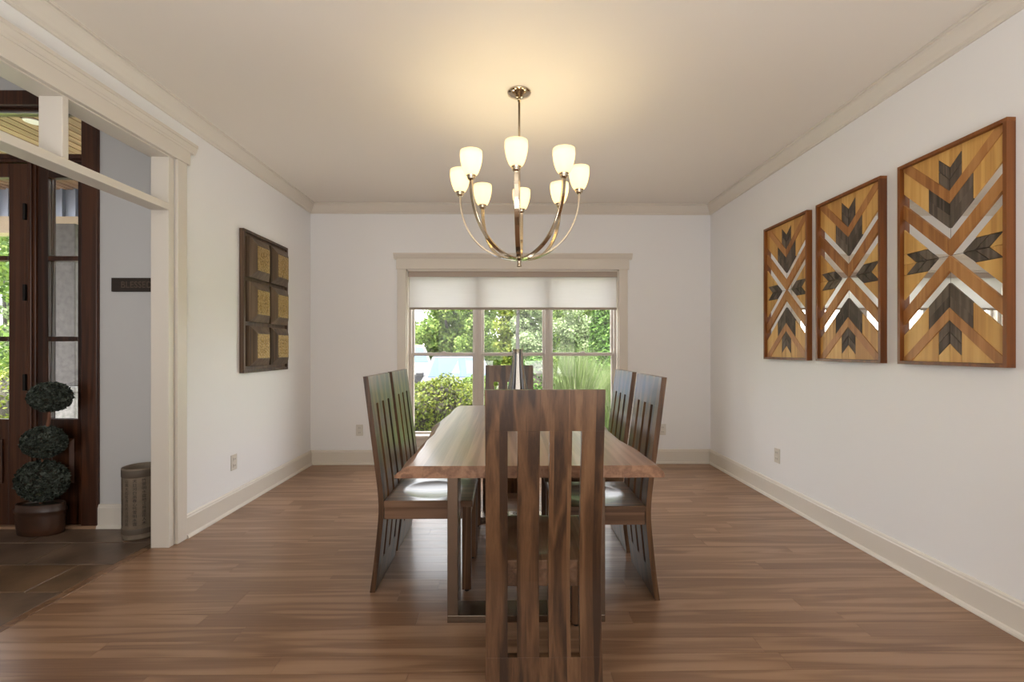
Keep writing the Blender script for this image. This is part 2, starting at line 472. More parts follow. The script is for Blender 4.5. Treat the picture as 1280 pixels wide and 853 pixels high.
M['carglass'] = plain('car_glass', (0.03, 0.055, 0.11), 0.1, 0.0, spec=0.25)
M['black'] = plain('black_plastic', (0.015, 0.015, 0.017), 0.4)
M['tyre'] = plain('tyre_rubber', (0.02, 0.02, 0.02), 0.8)
M['rim'] = plain('alloy_rim', (0.5, 0.5, 0.52), 0.3, 0.9)
M['porchwood'] = wood('porch_boards', (0.15, 0.08, 0.038), (0.26, 0.15, 0.08), (0.34, 0.21, 0.12), axis=1, rough=0.5, rings=3.0)
M['beam'] = plain('porch_beam', (0.42, 0.33, 0.23), 0.7, var=0.1)
M['seam'] = plain('seamed_metal', (0.30, 0.34, 0.43), 0.4, 0.5)
M['stone'] = plain('speckled_stone', (0.085, 0.077, 0.072), 0.85, bump=0.8, bscale=30, var=0.3, vscale=18)
M['stone_light'] = plain('pale_stone', (0.20, 0.195, 0.18), 0.85, bump=0.8, bscale=30, var=0.3, vscale=25)
M['siding'] = plain('house_siding', (0.55, 0.52, 0.48), 0.8)
M['roof'] = plain('grey_shingles', (0.30, 0.30, 0.31), 0.9, bump=0.8, bscale=10, var=0.2)
M['can'] = plain('white_trim_ring', (0.8, 0.78, 0.74), 0.4)

# ------------------------------------------------------------------ room dimensions (metres)
XL, XR, YB, YN = -2.045, 2.15, 4.70, -3.0
ZC = 2.715           # dining ceiling
XW = -2.148          # foyer face of the dining left wall
YD = 3.05            # front door wall
ZF = 3.35            # foyer ceiling
WX0, WX1, WZ0, WZ1 = -1.052, 1.18, 0.30, 2.035   # window opening
OY0, OY1, OZ = 0.83, 2.776, 2.40                 # cased opening in the left wall (rough)

# ------------------------------------------------------------------ floor, walls, ceiling
floor = struct(obj('floor', MB().box(XL, XR + 0.02, YN, YB, -0.12, -0.018), M['floor_base']), 'brown oak plank floor of the dining room')
pw = 0.0955
row = 0
y = 0.90
lengths = [0.75, 0.95, 1.2, 1.45, 1.7]
plank_meshes = {}
def plank_mesh(L_, w):
    key = (round(L_, 3), round(w, 3))
    if key not in plank_meshes:
        plank_meshes[key] = MB().box(-L_ / 2, L_ / 2, -w / 2, w / 2, -0.018, 0.0).mesh('plank')
        plank_meshes[key].materials.append(M['floor'])
    return plank_meshes[key]
X0F = -2.145
while y < YB - 0.002:
    w = min(pw, YB - y)
    x = X0F if (y < OY1 - 0.06) else XL
    first = True
    while x < XR - 0.005:
        L_ = random.choice(lengths)
        if first: L_ *= random.uniform(0.3, 1.0); L_ = round(L_, 2); first = False
        if x + L_ > XR - 0.25: L_ = XR - x
        obj('plank', plank_mesh(L_ - 0.0010, w - 0.0010), None, floor, loc=(x + L_ / 2, y + w / 2, 0))
        x += L_
    y += w
obj('floorboards', MB().box(XL - 0.1, XR, YN, 0.899, -0.018, 0.0), M['floor'], floor)
thr = obj('threshold_strip', MB().box(X0F - 0.045, X0F - 0.001, OY0, OY1 - 0.05, -0.016, 0.002), M['chair_edge'], floor, bevel=0.001)

foyer_floor = struct(obj('floor_foyer', MB().box(-5.2, XW - 0.044, YN, YD + 0.1, -0.12, -0.004), M['grout']), 'slate tile floor of the foyer')
tw, td = 0.608, 0.286
tile_rows = [(2.811, 3.05), (2.525, 2.811), (2.239, 2.525), (1.953, 2.239), (1.667, 1.953), (1.381, 1.667), (1.095, 1.381), (0.809, 1.095)]
for i, (ya, yb) in enumerate(tile_rows):
    xo = -2.99 if i % 2 == 0 else -2.690
    xs = [xo + k * tw for k in range(-4, 3)]
    for k in range(len(xs) - 1):
        a, b = xs[k] + 0.004, xs[k + 1] - 0.004
        b = min(b, XW - 0.046)
        if i == 0 and b > -2.16 and False: continue
        if b - a < 0.03: continue
        tm = MB().box(a, b, ya + 0.004, yb - (0.004 if i else 0.0), -0.02, random.uniform(-0.0008, 0.001))
        obj('tile', tm, M['slate'] if random.random() < 0.55 else M['slate_b'], foyer_floor, bevel=0.003)
obj('tile_field', MB().box(-5.2, XW - 0.045, YN, 0.805, -0.004, 0.0), M['slate'], foyer_floor)

struct(obj('wall_far', MB().box(XW, WX0, YB, YB + 0.16, 0, ZC).box(WX1, XR + 0.12, YB, YB + 0.16, 0, ZC)
           .box(WX0, WX1, YB, YB + 0.16, 0, WZ0).box(WX0, WX1, YB, YB + 0.16, WZ1, ZC), M['wall']), 'off-white window wall')
struct(obj('wall_right', MB().box(XR, XR + 0.12, YN, YB, 0, ZC), M['wall']), 'off-white wall with the three wooden panels')
struct(obj('wall_left', MB().box(XW, XL, OY1, YB, 0, ZC).box(XW, XL, OY0 - 0.06, OY1, OZ, ZC).box(XW, XL, YN, OY0 - 0.06, 0, ZC)
           .box(XW, XL, YN, YD, ZC, ZF), M['wall']), 'off-white wall with the cased opening')
struct(obj('wall_near', MB().box(-5.2, XR + 0.12, YN - 0.12, YN, 0, ZF), M['wall']))
struct(obj('ceiling', MB().box(XW, XR + 0.12, YN, YB + 0.16, ZC, ZC + 0.08), M['ceiling']), 'beige flat ceiling')
# foyer shell
DX0, DX1, DZ1 = -4.25, -2.739, 2.93
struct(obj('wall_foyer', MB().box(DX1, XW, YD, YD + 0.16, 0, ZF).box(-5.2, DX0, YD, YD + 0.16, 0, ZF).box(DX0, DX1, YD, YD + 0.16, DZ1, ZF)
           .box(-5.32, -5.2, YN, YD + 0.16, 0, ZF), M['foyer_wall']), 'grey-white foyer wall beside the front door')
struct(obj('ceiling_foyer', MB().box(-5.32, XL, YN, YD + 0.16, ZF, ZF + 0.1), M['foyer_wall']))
# outer skin of the bay between foyer wall and window wall, and a roof slab that shades the inside
struct(obj('roof', MB().box(-5.6, XR + 0.5, YN - 0.5, YB + 0.45, ZF + 0.12, ZF + 0.3), M['roof']))
struct(obj('trim_8', MB().box(XW - 0.02, XR + 0.5, YB + 0.02, YB + 0.44, ZC + 0.10, ZC + 0.14), M['beam']), 'eave board over the window')

# ------------------------------------------------------------------ crown, baseboards, casings
crown = [(0, -0.098), (0.010, -0.098), (0.012, -0.086), (0.022, -0.078), (0.030, -0.064), (0.046, -0.040), (0.056, -0.026), (0.060, -0.014), (0.070, -0.012), (0.070, 0.0), (0, 0.0)]
def run_profile(prof, fn, a, b): return MB().prism(prof, fn, a, b)
zc = ZC
struct(obj('trim_1', run_profile(crown, lambda d, z, t: (XL + d, t, zc + z), YN, YB), M['trim']), 'beige crown moulding on the left wall')
struct(obj('trim_2', run_profile(crown, lambda d, z, t: (XR - d, t, zc + z), YN, YB), M['trim']), 'beige crown moulding on the right wall')
struct(obj('trim_3', run_profile(crown, lambda d, z, t: (t, YB - d, zc + z), XL, XR), M['trim']), 'beige crown moulding over the window')
base = [(0, 0), (0.030, 0), (0.030, 0.008), (0.026, 0.018), (0.0175, 0.022), (0.0175, 0.128), (0.014, 0.134), (0.013, 0.142), (0.008, 0.149), (0, 0.149)]
struct(obj('baseboard_left', run_profile(base, lambda d, z, t: (XL + d, t, z), 2.866, YB), M['trim']), 'tall cream baseboard on the left wall')
struct(obj('baseboard_right', run_profile(base, lambda d, z, t: (XR - d, t, z), YN, YB), M['trim']), 'tall cream baseboard on the right wall')
struct(obj('baseboard_far', run_profile(base, lambda d, z, t: (t, YB - d, z), XL, XR), M['trim']), 'tall cream baseboard under the window')
struct(obj('baseboard_foyer', run_profile(base, lambda d, z, t: (t, YD - d, z * 1.07), DX1, XW), M['trim']), 'cream baseboard of the foyer')

# cased opening to the foyer with open transom lights
op = holder('trim_4', label='cream cased opening to the foyer with open transom lights')
T = M['trim']
JT = 0.046
obj('jamb', MB().box(XW, XL + 0.004, OY1 - JT, OY1, 0, 2.366), T, op, bevel=0.002)
obj('jamb', MB().box(XW, XL + 0.004, OY0 - 0.06, OY0 - 0.06 + JT, 0, 2.366), T, op, bevel=0.002)
obj('head_jamb', MB().box(XW, XL + 0.004, OY0 - 0.06, OY1, 2.366, OZ), T, op, bevel=0.002)
obj('transom_bar', MB().box(XW, XL + 0.006, OY0 - 0.06 + JT, OY1 - JT, 2.042, 2.084), T, op, bevel=0.003)
for yy in (2.081, 1.43):
    obj('transom_post', MB().box(XW, XL + 0.006, yy, yy + 0.030, 2.084, 2.366), T, op, bevel=0.003)
for sx, xs in ((1, XL), (-1, XW)):
    def bx(mb, d0, d1, a, b, z0, z1): return mb.box(xs + sx * d0, xs + sx * d1, a, b, z0, z1)
    obj('casing', bx(MB(), 0.0005, 0.022, OY1 + 0.006, 2.862, 0, 2.372), T, op, bevel=0.003)
    obj('casing', bx(MB(), 0.0005, 0.022, OY0 - 0.15, OY0 - 0.066, 0, 2.372), T, op, bevel=0.003)
    obj('head_casing', bx(MB(), 0.0005, 0.028, OY0 - 0.18, 2.886, 2.372, 2.462), T, op, bevel=0.003)
    cp = [(0, 2.456), (0.032, 2.456), (0.035, 2.468), (0.038, 2.471), (0.045, 2.496), (0.050, 2.499), (0.050, 2.515), (0, 2.515)]
    obj('cap', MB().prism(cp, lambda d, z, t: (xs + sx * d, t, z), OY0 - 0.22, 2.925), T, op)

# window casing
wc = holder('trim_5', label='beige window casing with a moulded cap')
obj('casing', MB().box(-1.140, WX0 + 0.004, YB - 0.022, YB - 0.0005, 0.304, 2.036), T, wc, bevel=0.003)
obj('casing', MB().box(WX1 - 0.004, 1.269, YB - 0.022, YB - 0.0005, 0.304, 2.036), T, wc, bevel=0.003)
obj('head_casing', MB().box(-1.150, 1.283, YB - 0.028, YB - 0.0005, 2.036, 2.150), T, wc, bevel=0.003)
cp = [(0, 2.142), (0.032, 2.142), (0.036, 2.152), (0.042, 2.156), (0.054, 2.182), (0.060, 2.184), (0.060, 2.199), (0, 2.199)]
obj('cap', MB().prism(cp, lambda d, z, t: (t, YB - d, z), -1.173, 1.311), T, wc)
obj('stool', MB().box(-1.165, 1.294, YB - 0.050, YB + 0.09, 0.272, 0.303), T, wc, bevel=0.006)
obj('apron', MB().box(-1.140, 1.269, YB - 0.020, YB - 0.0005, 0.18, 0.272), T, wc, bevel=0.003)
obj('jamb', MB().box(WX0, WX0 + 0.016, YB - 0.002, YB + 0.16, 0.303, 2.035), T, wc)
obj('jamb', MB().box(WX1 - 0.016, WX1, YB - 0.002, YB + 0.16, 0.303, 2.035), T, wc)
obj('head_jamb', MB().box(WX0, WX1, YB - 0.002, YB + 0.16, 2.019, 2.035), T, wc)

# three double-hung windows
Yg = YB + 0.10
units = [(-1.036, -0.302, -0.985, -0.362), (-0.302, 0.440, -0.242, 0.384), (0.440, 1.164, 0.495, 1.119)]
wl_ = ['left double-hung window with the bush behind it', 'middle double-hung window', 'right double-hung window with tall grass behind it']
for i, (fa, fb, ga, gb) in enumerate(units):
    w = holder('window_%d' % (i + 1), label=wl_[i])
    fr = MB()
    fr.box(fa, ga - 0.022, Yg - 0.045, Yg + 0.05, 0.303, 2.019).box(gb + 0.022, fb, Yg - 0.045, Yg + 0.05, 0.303, 2.019)
    fr.box(ga - 0.022, gb + 0.022, Yg - 0.04, Yg + 0.05, 1.985, 2.019)
    obj('frame', fr, M['sash'], w, bevel=0.003)
    for nm, za, zb, yo in (('upper_sash', 1.166, 1.985, 0.02), ('lower_sash', 0.325, 1.131, -0.014)):
        s = MB()
        y0, y1 = Yg + yo - 0.016, Yg + yo + 0.016
        lo = za - (0.030 if nm == 'upper_sash' else 0.022)
        hi = zb + (0.030 if nm == 'lower_sash' else 0.0)
        s.box(ga - 0.022, ga, y0, y1, lo, hi).box(gb, gb + 0.022, y0, y1, lo, hi)
        s.box(ga, gb, y0, y1, lo, za).box(ga, gb, y0, y1, zb - (0.02 if nm == 'upper_sash' else 0), hi)
        so = obj(nm, s, M['sash'], w, bevel=0.003)
        obj('pane', MB().box(ga - 0.002, gb + 0.002, Yg + yo - 0.002, Yg + yo + 0.002, za - 0.002, zb + 0.002), M['glass'], so)
    lk = (ga + gb) / 2
    obj('sash_lock', MB().box(lk - 0.03, lk + 0.03, Yg - 0.03, Yg - 0.002, 1.161, 1.172).box(lk - 0.006, lk + 0.022, Yg - 0.034, Yg - 0.016, 1.172, 1.180), M['sash'], w, bevel=0.002)

# roller shade
rs = thing('roller_shade', 'white translucent roller shade drawn a short way down over the three windows', 'shade', (0.072, YB + 0.03, 1.965))
obj('fabric', MB().box(-1.092, 1.090, -0.001, 0.001, -0.325, 0.03), M['shade'], rs)
obj('valance', MB().box(-1.102, 1.100, -0.030, -0.018, -0.004, 0.052).box(-1.102, 1.100, -0.030, 0.02, 0.046, 0.052), M['cassette'], rs, bevel=0.003)
obj('bottom_bar', MB().box(-1.094, 1.092, -0.009, 0.009, -0.347, -0.322), M['shade_bar'], rs, bevel=0.004)
rt = MB()
for k in (0,):
    rt.tube([(-1.092, 0.014, 0.02), (1.09, 0.014, 0.02)], 0.016, 12)
obj('roller_tube', rt, M['shade'], rs)

# ------------------------------------------------------------------ front door
d = holder('door_1', label='dark stained front door with a glazed sidelight and transom')
D = M['door']; yf = YD - 0.012
obj('frame', MB().box(-2.846, DX1, yf - 0.01, YD + 0.14, 0, DZ1).box(DX0, -2.846, yf - 0.01, YD + 0.14, 2.835, DZ1)
    .box(DX0, DX0 + 0.06, yf - 0.01, YD + 0.14, 0, 2.835), D, d, bevel=0.006)
obj('mullion_post', MB().box(-3.213, -3.154, yf, YD + 0.12, 0.02, 2.455).box(-3.196, -3.171, yf - 0.012, yf, 0.02, 2.455), D, d, bevel=0.004)
obj('transom_rail', MB().box(DX0 + 0.06, -2.846, yf, YD + 0.12, 2.455, 2.512).box(DX0 + 0.06, -2.846, yf - 0.012, yf, 2.475, 2.50), D, d, bevel=0.004)
tr = obj('transom_frame', MB().box(DX0 + 0.06, -2.846, YD + 0.03, YD + 0.08, 2.805, 2.835), D, d)
obj('pane', MB().box(DX0 + 0.06, -2.846, YD + 0.05, YD + 0.056, 2.512, 2.806), M['glass'], tr)
obj('weather_strip', MB().box(DX0 + 0.06, -2.846, YD + 0.026, YD + 0.034, 2.800, 2.822), M['chrome'], tr)
# sidelight
sl = obj('sidelight', MB().box(-3.154, -3.085, YD, YD + 0.05, 0.02, 2.455).box(-2.883, -2.846, YD, YD + 0.05, 0.02, 2.455)
         .box(-3.085, -2.883, YD, YD + 0.05, 2.357, 2.455).box(-3.085, -2.883, YD, YD + 0.05, 0.02, 0.731), D, d, bevel=0.004)
for zz in (1.813, 1.270):
    obj('glazing_bar', MB().box(-3.085, -2.883, YD - 0.002, YD + 0.052, zz - 0.016, zz + 0.016), D, sl, bevel=0.004)
for za, zb in ((1.829, 2.357), (1.286, 1.797), (0.731, 1.254)):
    obj('pane', MB().box(-3.085, -2.883, YD + 0.022, YD + 0.028, za, zb), M['glass'], sl)
obj('raised_panel', MB().prism([(-3.06, 0.30), (-2.91, 0.30), (-2.91, 0.60), (-3.06, 0.60)], lambda p, q, t: (p + (0.02 if t < 0 and p < -3 else -0.02 if t < 0 else 0), YD + t, q + (0.02 if t < 0 and q < 0.4 else -0.02 if t < 0 else 0)), 0.0, -0.014), D, sl)
# leaf
lx0, lx1 = -4.15, -3.217
lf = obj('leaf', MB().box(lx1 - 0.128, lx1, YD, YD + 0.045, 0.02, 2.450).box(lx0, lx0 + 0.128, YD, YD + 0.045, 0.02, 2.450)
         .box(lx0 + 0.128, lx1 - 0.128, YD, YD + 0.045, 2.357, 2.450).box(lx0 + 0.128, lx1 - 0.128, YD, YD + 0.045, 0.02, 0.731), D, d, bevel=0.004)
gx0, gx1 = lx0 + 0.128, lx1 - 0.128
for zz in (1.813, 1.270):
    obj('glazing_bar', MB().box(gx0, gx1, YD - 0.002, YD + 0.047, zz - 0.016, zz + 0.016), D, lf, bevel=0.004)
for za, zb in ((1.829, 2.357), (1.286, 1.797), (0.731, 1.254)):
    obj('pane', MB().box(gx0, gx1, YD + 0.020, YD + 0.026, za, zb), M['glass'], lf)
obj('raised_panel', MB().prism([(gx0 + 0.03, 0.30), (gx1 - 0.03, 0.30), (gx1 - 0.03, 0.60), (gx0 + 0.03, 0.60)], lambda p, q, t: (p, YD + t, q), 0.0, -0.014), D, lf, bevel=0.008)
for zz in (2.12, 1.58, 0.98):
    hg = MB().box(-3.224, -3.208, yf - 0.018, yf - 0.0005, zz - 0.055, zz + 0.055)
    obj('hinge', hg, M['hinge'], lf, bevel=0.003)
obj('lever_handle', MB().box(lx0 + 0.03, lx0 + 0.085, YD - 0.008, YD, 0.93, 1.14).box(lx0 + 0.045, lx0 + 0.07, YD - 0.05, YD - 0.008, 1.02, 1.045).box(lx0 + 0.045, lx0 + 0.17, YD - 0.058, YD - 0.044, 1.02, 1.045), M['hinge'], lf, bevel=0.004)
obj('sill', MB().box(DX0, DX1, YD - 0.03, YD + 0.14, 0, 0.02), M['floor'], d, bevel=0.004)

# ------------------------------------------------------------------ outlets
def outlet(label, loc, rz):
    o = thing('wall_outlet', label, 'outlet', loc, rz, 'wall outlets')
    obj('cover_plate', MB().box(-0.036, 0.036, -0.006, 0, -0.058, 0.058), M['outlet'], o, bevel=0.003)
    for s in (-0.024, 0.024):
        r = obj('receptacle', MB().box(-0.017, 0.017, -0.009, -0.006, s - 0.015, s + 0.015), M['outlet'], o, bevel=0.002)
        obj('slot', MB().box(-0.009, -0.006, -0.0094, -0.009, s - 0.006, s + 0.006).box(0.006, 0.009, -0.0094, -0.009, s - 0.006, s + 0.006), M['outlet_dark'], r)
outlet('cream outlet low on the left wall under the carved wooden art', (XL, 3.38, 0.355), PI / 2)
outlet('cream outlet on the window wall, left of the window behind a chair', (-1.536, YB, 0.356), 0)
outlet('cream outlet on the window wall, right of the window', (1.641, YB, 0.357), 0)
outlet('cream outlet low on the right wall under the wood and mirror panels', (XR, 3.53, 0.357), -PI / 2)

# ------------------------------------------------------------------ dining chairs
CW = 0.40            # width
prof_z = [0.0, 0.127, 0.246, 0.395, 0.485, 0.574, 0.783, 1.066]
prof_y = [-0.043, -0.026, -0.013, 0.0, -0.003, -0.013, -0.040, -0.076]
def yr(z):
    # smooth interpolation of the curved back
    for i in range(len(prof_z) - 1):
        if z <= prof_z[i + 1] or i == len(prof_z) - 2:
            z0, z1 = prof_z[i], prof_z[i + 1]
            t = (z - z0) / (z1 - z0)
            def slope(k):
                a, b = max(k - 1, 0), min(k + 1, len(prof_z) - 1)
                return (prof_y[b] - prof_y[a]) / (prof_z[b] - prof_z[a])
            m0, m1 = slope(i) * (z1 - z0), slope(i + 1) * (z1 - z0)
            h00 = 2 * t ** 3 - 3 * t ** 2 + 1; h10 = t ** 3 - 2 * t ** 2 + t
            h01 = -2 * t ** 3 + 3 * t ** 2; h11 = t ** 3 - t ** 2
            return h00 * prof_y[i] + h10 * m0 + h01 * prof_y[i + 1] + h11 * m1
TH = 0.025
def curved(x0, x1, z0, z1, n):
    mb = MB()
    rows = []
    for i in range(n + 1):
        z = z0 + (z1 - z0) * i / n
        y_ = yr(z)
        rows.append([(x0, y_, z), (x1, y_, z), (x1, y_ + TH, z), (x0, y_ + TH, z)])
    mb.grid(rows, smooth=False, closed=True)
    b = len(mb.v)
    mb.f.append((3, 2, 1, 0)); mb.sm.append(False)
    mb.f.append((b - 4, b - 3, b - 2, b - 1)); mb.sm.append(False)
    return mb
SLOT_A, SLOT_B = 0.145, 0.926
SW = 0.0325
SL = (CW - 3 * SW) / 4
GRP = 'matching dining chairs around the table'
def make_chair():
    c = thing('dining_chair', 'x', 'chair', (0, 0, 0), 0, GRP)
    obj('top_rail', curved(-CW / 2, CW / 2, SLOT_B, 1.066, 5), M['chair'], c, bevel=0.0006, seg=1)
    obj('bottom_rail', curved(-CW / 2, CW / 2, 0.003, SLOT_A, 5), M['chair'], c, bevel=0.0006, seg=1)
    for k in range(4):
        x0 = -CW / 2 + k * (SL + SW)
        obj('back_slat', curved(x0, x0 + SL, SLOT_A, SLOT_B, 22), M['chair'], c, bevel=0.0006, seg=1)
    # dished seat
    mb = MB()
    nx, ny = 30, 32
    y0, y1 = 0.026, 0.462
    def top(x, y_):
        rx, ry = x / 0.145, (y_ - 0.235) / 0.150
        q = rx * rx + ry * ry
        return 0.452 - (0.013 * (1 - q) ** 0.75 if q < 1 else 0.0)
    rows = [[(-CW / 2 + CW * i / nx, y0 + (y1 - y0) * j / ny, top(-CW / 2 + CW * i / nx, y0 + (y1 - y0) * j / ny)) for i in range(nx + 1)] for j in range(ny + 1)]
    mb.grid(rows, smooth=True)
    ring = [(-CW / 2, y0), (CW / 2, y0), (CW / 2, y1), (-CW / 2, y1)]
    zb = 0.424
    per = [(i, 0) for i in range(nx)] + [(nx, j) for j in range(ny)] + [(i, ny) for i in range(nx, 0, -1)] + [(0, j) for j in range(ny, 0, -1)]
    pv = []
    for i, j in per:
        p = rows[j][i]; pv += [p, (p[0], p[1], zb)]
    n = len(per)
    mb.add(pv, [(2 * k, 2 * ((k + 1) % n), 2 * ((k + 1) % n) + 1, 2 * k + 1) for k in range(n)], False)
    mb.add([(p[0], p[1], zb) for p in ring], [(3, 2, 1, 0)], False)
    obj('seat', mb, M['seat'], c)
    zt = 0.4235
    obj('apron', MB().box(-CW / 2 + 0.006, -CW / 2 + 0.028, 0.026, 0.408, 0.362, zt), M['seat'], c, bevel=0.002, seg=1)
    obj('apron', MB().box(CW / 2 - 0.028, CW / 2 - 0.006, 0.026, 0.408, 0.362, zt), M['seat'], c, bevel=0.002, seg=1)
    obj('apron', MB().box(-CW / 2 + 0.05, CW / 2 - 0.05, 0.428, 0.450, 0.362, zt), M['seat'], c, bevel=0.002, seg=1)
    obj('apron', MB().box(-CW / 2 + 0.0285, CW / 2 - 0.0285, 0.0265, 0.046, 0.362, zt), M['seat'], c, bevel=0.002, seg=1)
    for s in (-1, 1):
        a, b = sorted((s * (CW / 2 - 0.004), s * (CW / 2 - 0.048)))
        lg = obj('front_leg', MB().box(a, b, 0.410, 0.454, 0.012, zt), M['chair_edge'], c, bevel=0.003, seg=2)
        obj('glide', MB().lathe([(0.012, 0), (0.013, 0.003), (0.013, 0.009), (0.009, 0.0125)], 12, ((a + b) / 2, 0.432, 0)), M['glide'], lg)
    return c
chairs = [
    (-0.630, 2.410, -PI / 2, "slatted walnut chair on the table's left side, nearer the camera"),
    (-0.630, 2.868, -PI / 2, "slatted walnut chair on the table's left side, nearer the window"),
    (0.688, 2.325, PI / 2, "slatted walnut chair on the table's right side, nearer the camera"),
    (0.688, 2.825, PI / 2, "slatted walnut chair on the table's right side, nearer the window"),
    (0.128, 1.555, 0.0, 'slatted walnut chair at the near table end with its tall back to the camera'),
    (0.023, 3.712, PI, 'walnut chair at the far table end before the window, facing the camera'),
]
proto = make_chair()
for i, (x, y, rz, lab) in enumerate(chairs):
    c = proto if i == 0 else copy_tree(proto)
    c.location = (x, y, 0); c.rotation_euler = (0, 0, rz); c['label'] = lab
    if i == 4:   # this one's front legs stand just clear of the steel table base
        for ch in c.children:
            if ch.name.startswith('front_leg'): ch.location.y -= 0.038

# ------------------------------------------------------------------ dining table
TY0, TY1 = 1.692, 3.512
TB = thing('dining_table', 'long live-edge walnut dining table on flat steel legs in the room centre', 'table', (0, 0, 0))
mb = MB()
rows = []
n = 70
for i in range(n + 1):
    t = i / n
    y = TY0 + (TY1 - TY0) * t
    wl1 = 0.010 * math.sin(7.0 * t + 0.6) + 0.006 * math.sin(17 * t + 1.0) + 0.003 * math.sin(41 * t)
    wr1 = 0.008 * math.sin(6.0 * t + 2.0) + 0.006 * math.sin(15 * t) + 0.003 * math.sin(37 * t + 1)
    fl = 0.045 + 0.008 * math.sin(11 * t + 1.2); fr_ = 0.038 + 0.008 * math.sin(13 * t)
    if t > 0.96:
        wl1 += 0.02 * (t - 0.96) / 0.04; wr1 -= 0.02 * (t - 0.96) / 0.04
    xl, xr = -0.383 + wl1, 0.553 + wr1
    z1, z0 = 0.760, 0.714
    rows.append([(xl - fl * 0.93, y, z0), (xl - fl, y, z0 + 0.008), (xl - fl * 0.72, y, z0 + 0.022), (xl - fl * 0.25, y, z0 + 0.039), (xl, y, z1),
                 (xl + 0.3, y, z1), (xr - 0.3, y, z1), (xr, y, z1), (xr + fr_ * 0.45, y, z0 + 0.038), (xr + fr_ * 0.85, y, z0 + 0.022), (xr + fr_, y, z0 + 0.008), (xr + fr_ * 0.9, y, z0)])
mb.grid(rows, smooth=False, closed=True)
k = len(rows[0]); b = len(mb.v)
mb.f.append(tuple(range(k))[::-1]); mb.sm.append(False)
mb.f.append(tuple(range(b - k, b))); mb.sm.append(False)
obj('tabletop', mb, M['table'], TB)
for y0 in (1.966, 3.115):
    y1 = y0 + 0.118
    obj('leg', MB().box(-0.260, -0.213, y0, y1, 0.032, 0.7135), M['steel'], TB, bevel=0.002)
    obj('leg', MB().box(0.387, 0.434, y0, y1, 0.032, 0.7135), M['steel'], TB, bevel=0.002)
    obj('foot_plate', MB().box(-0.260, 0.434, y0, y1, 0.0, 0.032), M['steel'], TB, bevel=0.002)
    obj('top_plate', MB().box(-0.2125, 0.3865, y0, y1, 0.698, 0.7135), M['steel'], TB, bevel=0.002)

# fluted metal vase on the table
vz = 0.760
vs = thing('metal_vase', 'tall flared silver vase with painted window-reflection stripes standing on the table', 'vase', (0.072, 2.92, vz))
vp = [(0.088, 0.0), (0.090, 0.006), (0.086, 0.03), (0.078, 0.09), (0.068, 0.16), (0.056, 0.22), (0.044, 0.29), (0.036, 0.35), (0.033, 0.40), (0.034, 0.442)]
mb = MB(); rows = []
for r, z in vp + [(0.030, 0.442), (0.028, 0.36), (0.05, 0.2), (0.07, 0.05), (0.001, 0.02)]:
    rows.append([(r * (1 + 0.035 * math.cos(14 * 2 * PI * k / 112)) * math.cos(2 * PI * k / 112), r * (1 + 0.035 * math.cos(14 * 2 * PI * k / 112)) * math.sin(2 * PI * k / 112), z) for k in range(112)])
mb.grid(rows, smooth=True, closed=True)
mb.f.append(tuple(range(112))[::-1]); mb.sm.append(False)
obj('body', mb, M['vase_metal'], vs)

bv = thing('bud_vase', 'small clear bud vase holding one green ball bloom on the table', 'vase', (-0.075, 3.10, vz))
obj('body', MB().lathe([(0.020, 0), (0.022, 0.004), (0.016, 0.03), (0.011, 0.10), (0.012, 0.185), (0.0135, 0.19), (0.0105, 0.185), (0.009, 0.10), (0.012, 0.03), (0.001, 0.02)], 20, cap1=False), M['glass'], bv)
bl = MB()
for k in range(60):
    v = Vector(RNG.normal(size=3)).normalized()
    u = v.orthogonal().normalized() * 0.006; w_ = v.cross(u)
    p = Vector((0, 0, 0.200)) + v * 0.012
    bl.add([p - u, p + v * 0.007 - w_ * 0.3, p + u, p + w_], [(0, 1, 2, 3)])
bl.lathe([(0.002, 0.187), (0.010, 0.192), (0.0125, 0.200), (0.010, 0.208), (0.002, 0.213)], 14)
obj('bloom', bl, plain('green_bloom', (0.28, 0.42, 0.06), 0.6), bv)
obj('stalk', MB().tube([(0, 0, 0.022), (0.002, 0, 0.1), (0, 0, 0.19)], 0.002, 6), plain('green_stalk', (0.12, 0.22, 0.05), 0.6), bv)

# ------------------------------------------------------------------ chandelier
CX, CY = 0.074, 2.635
CH = thing('chandelier', 'eight-light polished nickel chandelier with opal glass cups above the table', 'chandelier', (CX, CY, ZC), math.radians(-4))
NK = M['nickel']
obj('canopy', MB().lathe([(0.066, 0), (0.070, -0.004), (0.068, -0.010), (0.050, -0.020), (0.034, -0.027), (0.022, -0.036), (0.012, -0.040)], 40), NK, CH)
obj('stem', MB().tube([(0, 0, -0.038), (0, 0, -0.95)], 0.0065, 14).lathe([(0.010, -0.052), (0.012, -0.046), (0.010, -0.040)], 16), NK, CH)
ZB = -0.985
obj('hub', MB().lathe([(0.002, ZB - 0.045), (0.014, ZB - 0.044), (0.015, ZB - 0.036), (0.011, ZB - 0.030), (0.013, ZB - 0.006), (0.022, ZB + 0.001), (0.022, ZB + 0.020), (0.012, ZB + 0.03), (0.008, ZB + 0.05)], 24), NK, CH)
RA, ZA = 0.350, -0.604
arm = MB(); rows = []
na = 40
for i in range(na + 1):
    a = PI / 2 * i / na
    ex = 0.92
    x = RA * math.sin(a) ** ex if i else 0.0
    z = ZA - (ZA - ZB) * (max(0.0, math.cos(a)) ** 0.95)
    dx, dz = RA * math.cos(a), (ZA - ZB) * math.sin(a)
    l = math.hypot(dx, dz); nx_, nz_ = -dz / l, dx / l
    hw = 0.0145 - 0.003 * i / na
    tk = 0.005
    x = max(x, 0.004)
    rows.append([(x - nx_ * tk, -hw, z - nz_ * tk), (x - nx_ * tk, hw, z - nz_ * tk), (x + nx_ * tk, hw, z + nz_ * tk), (x + nx_ * tk, -hw, z + nz_ * tk)])
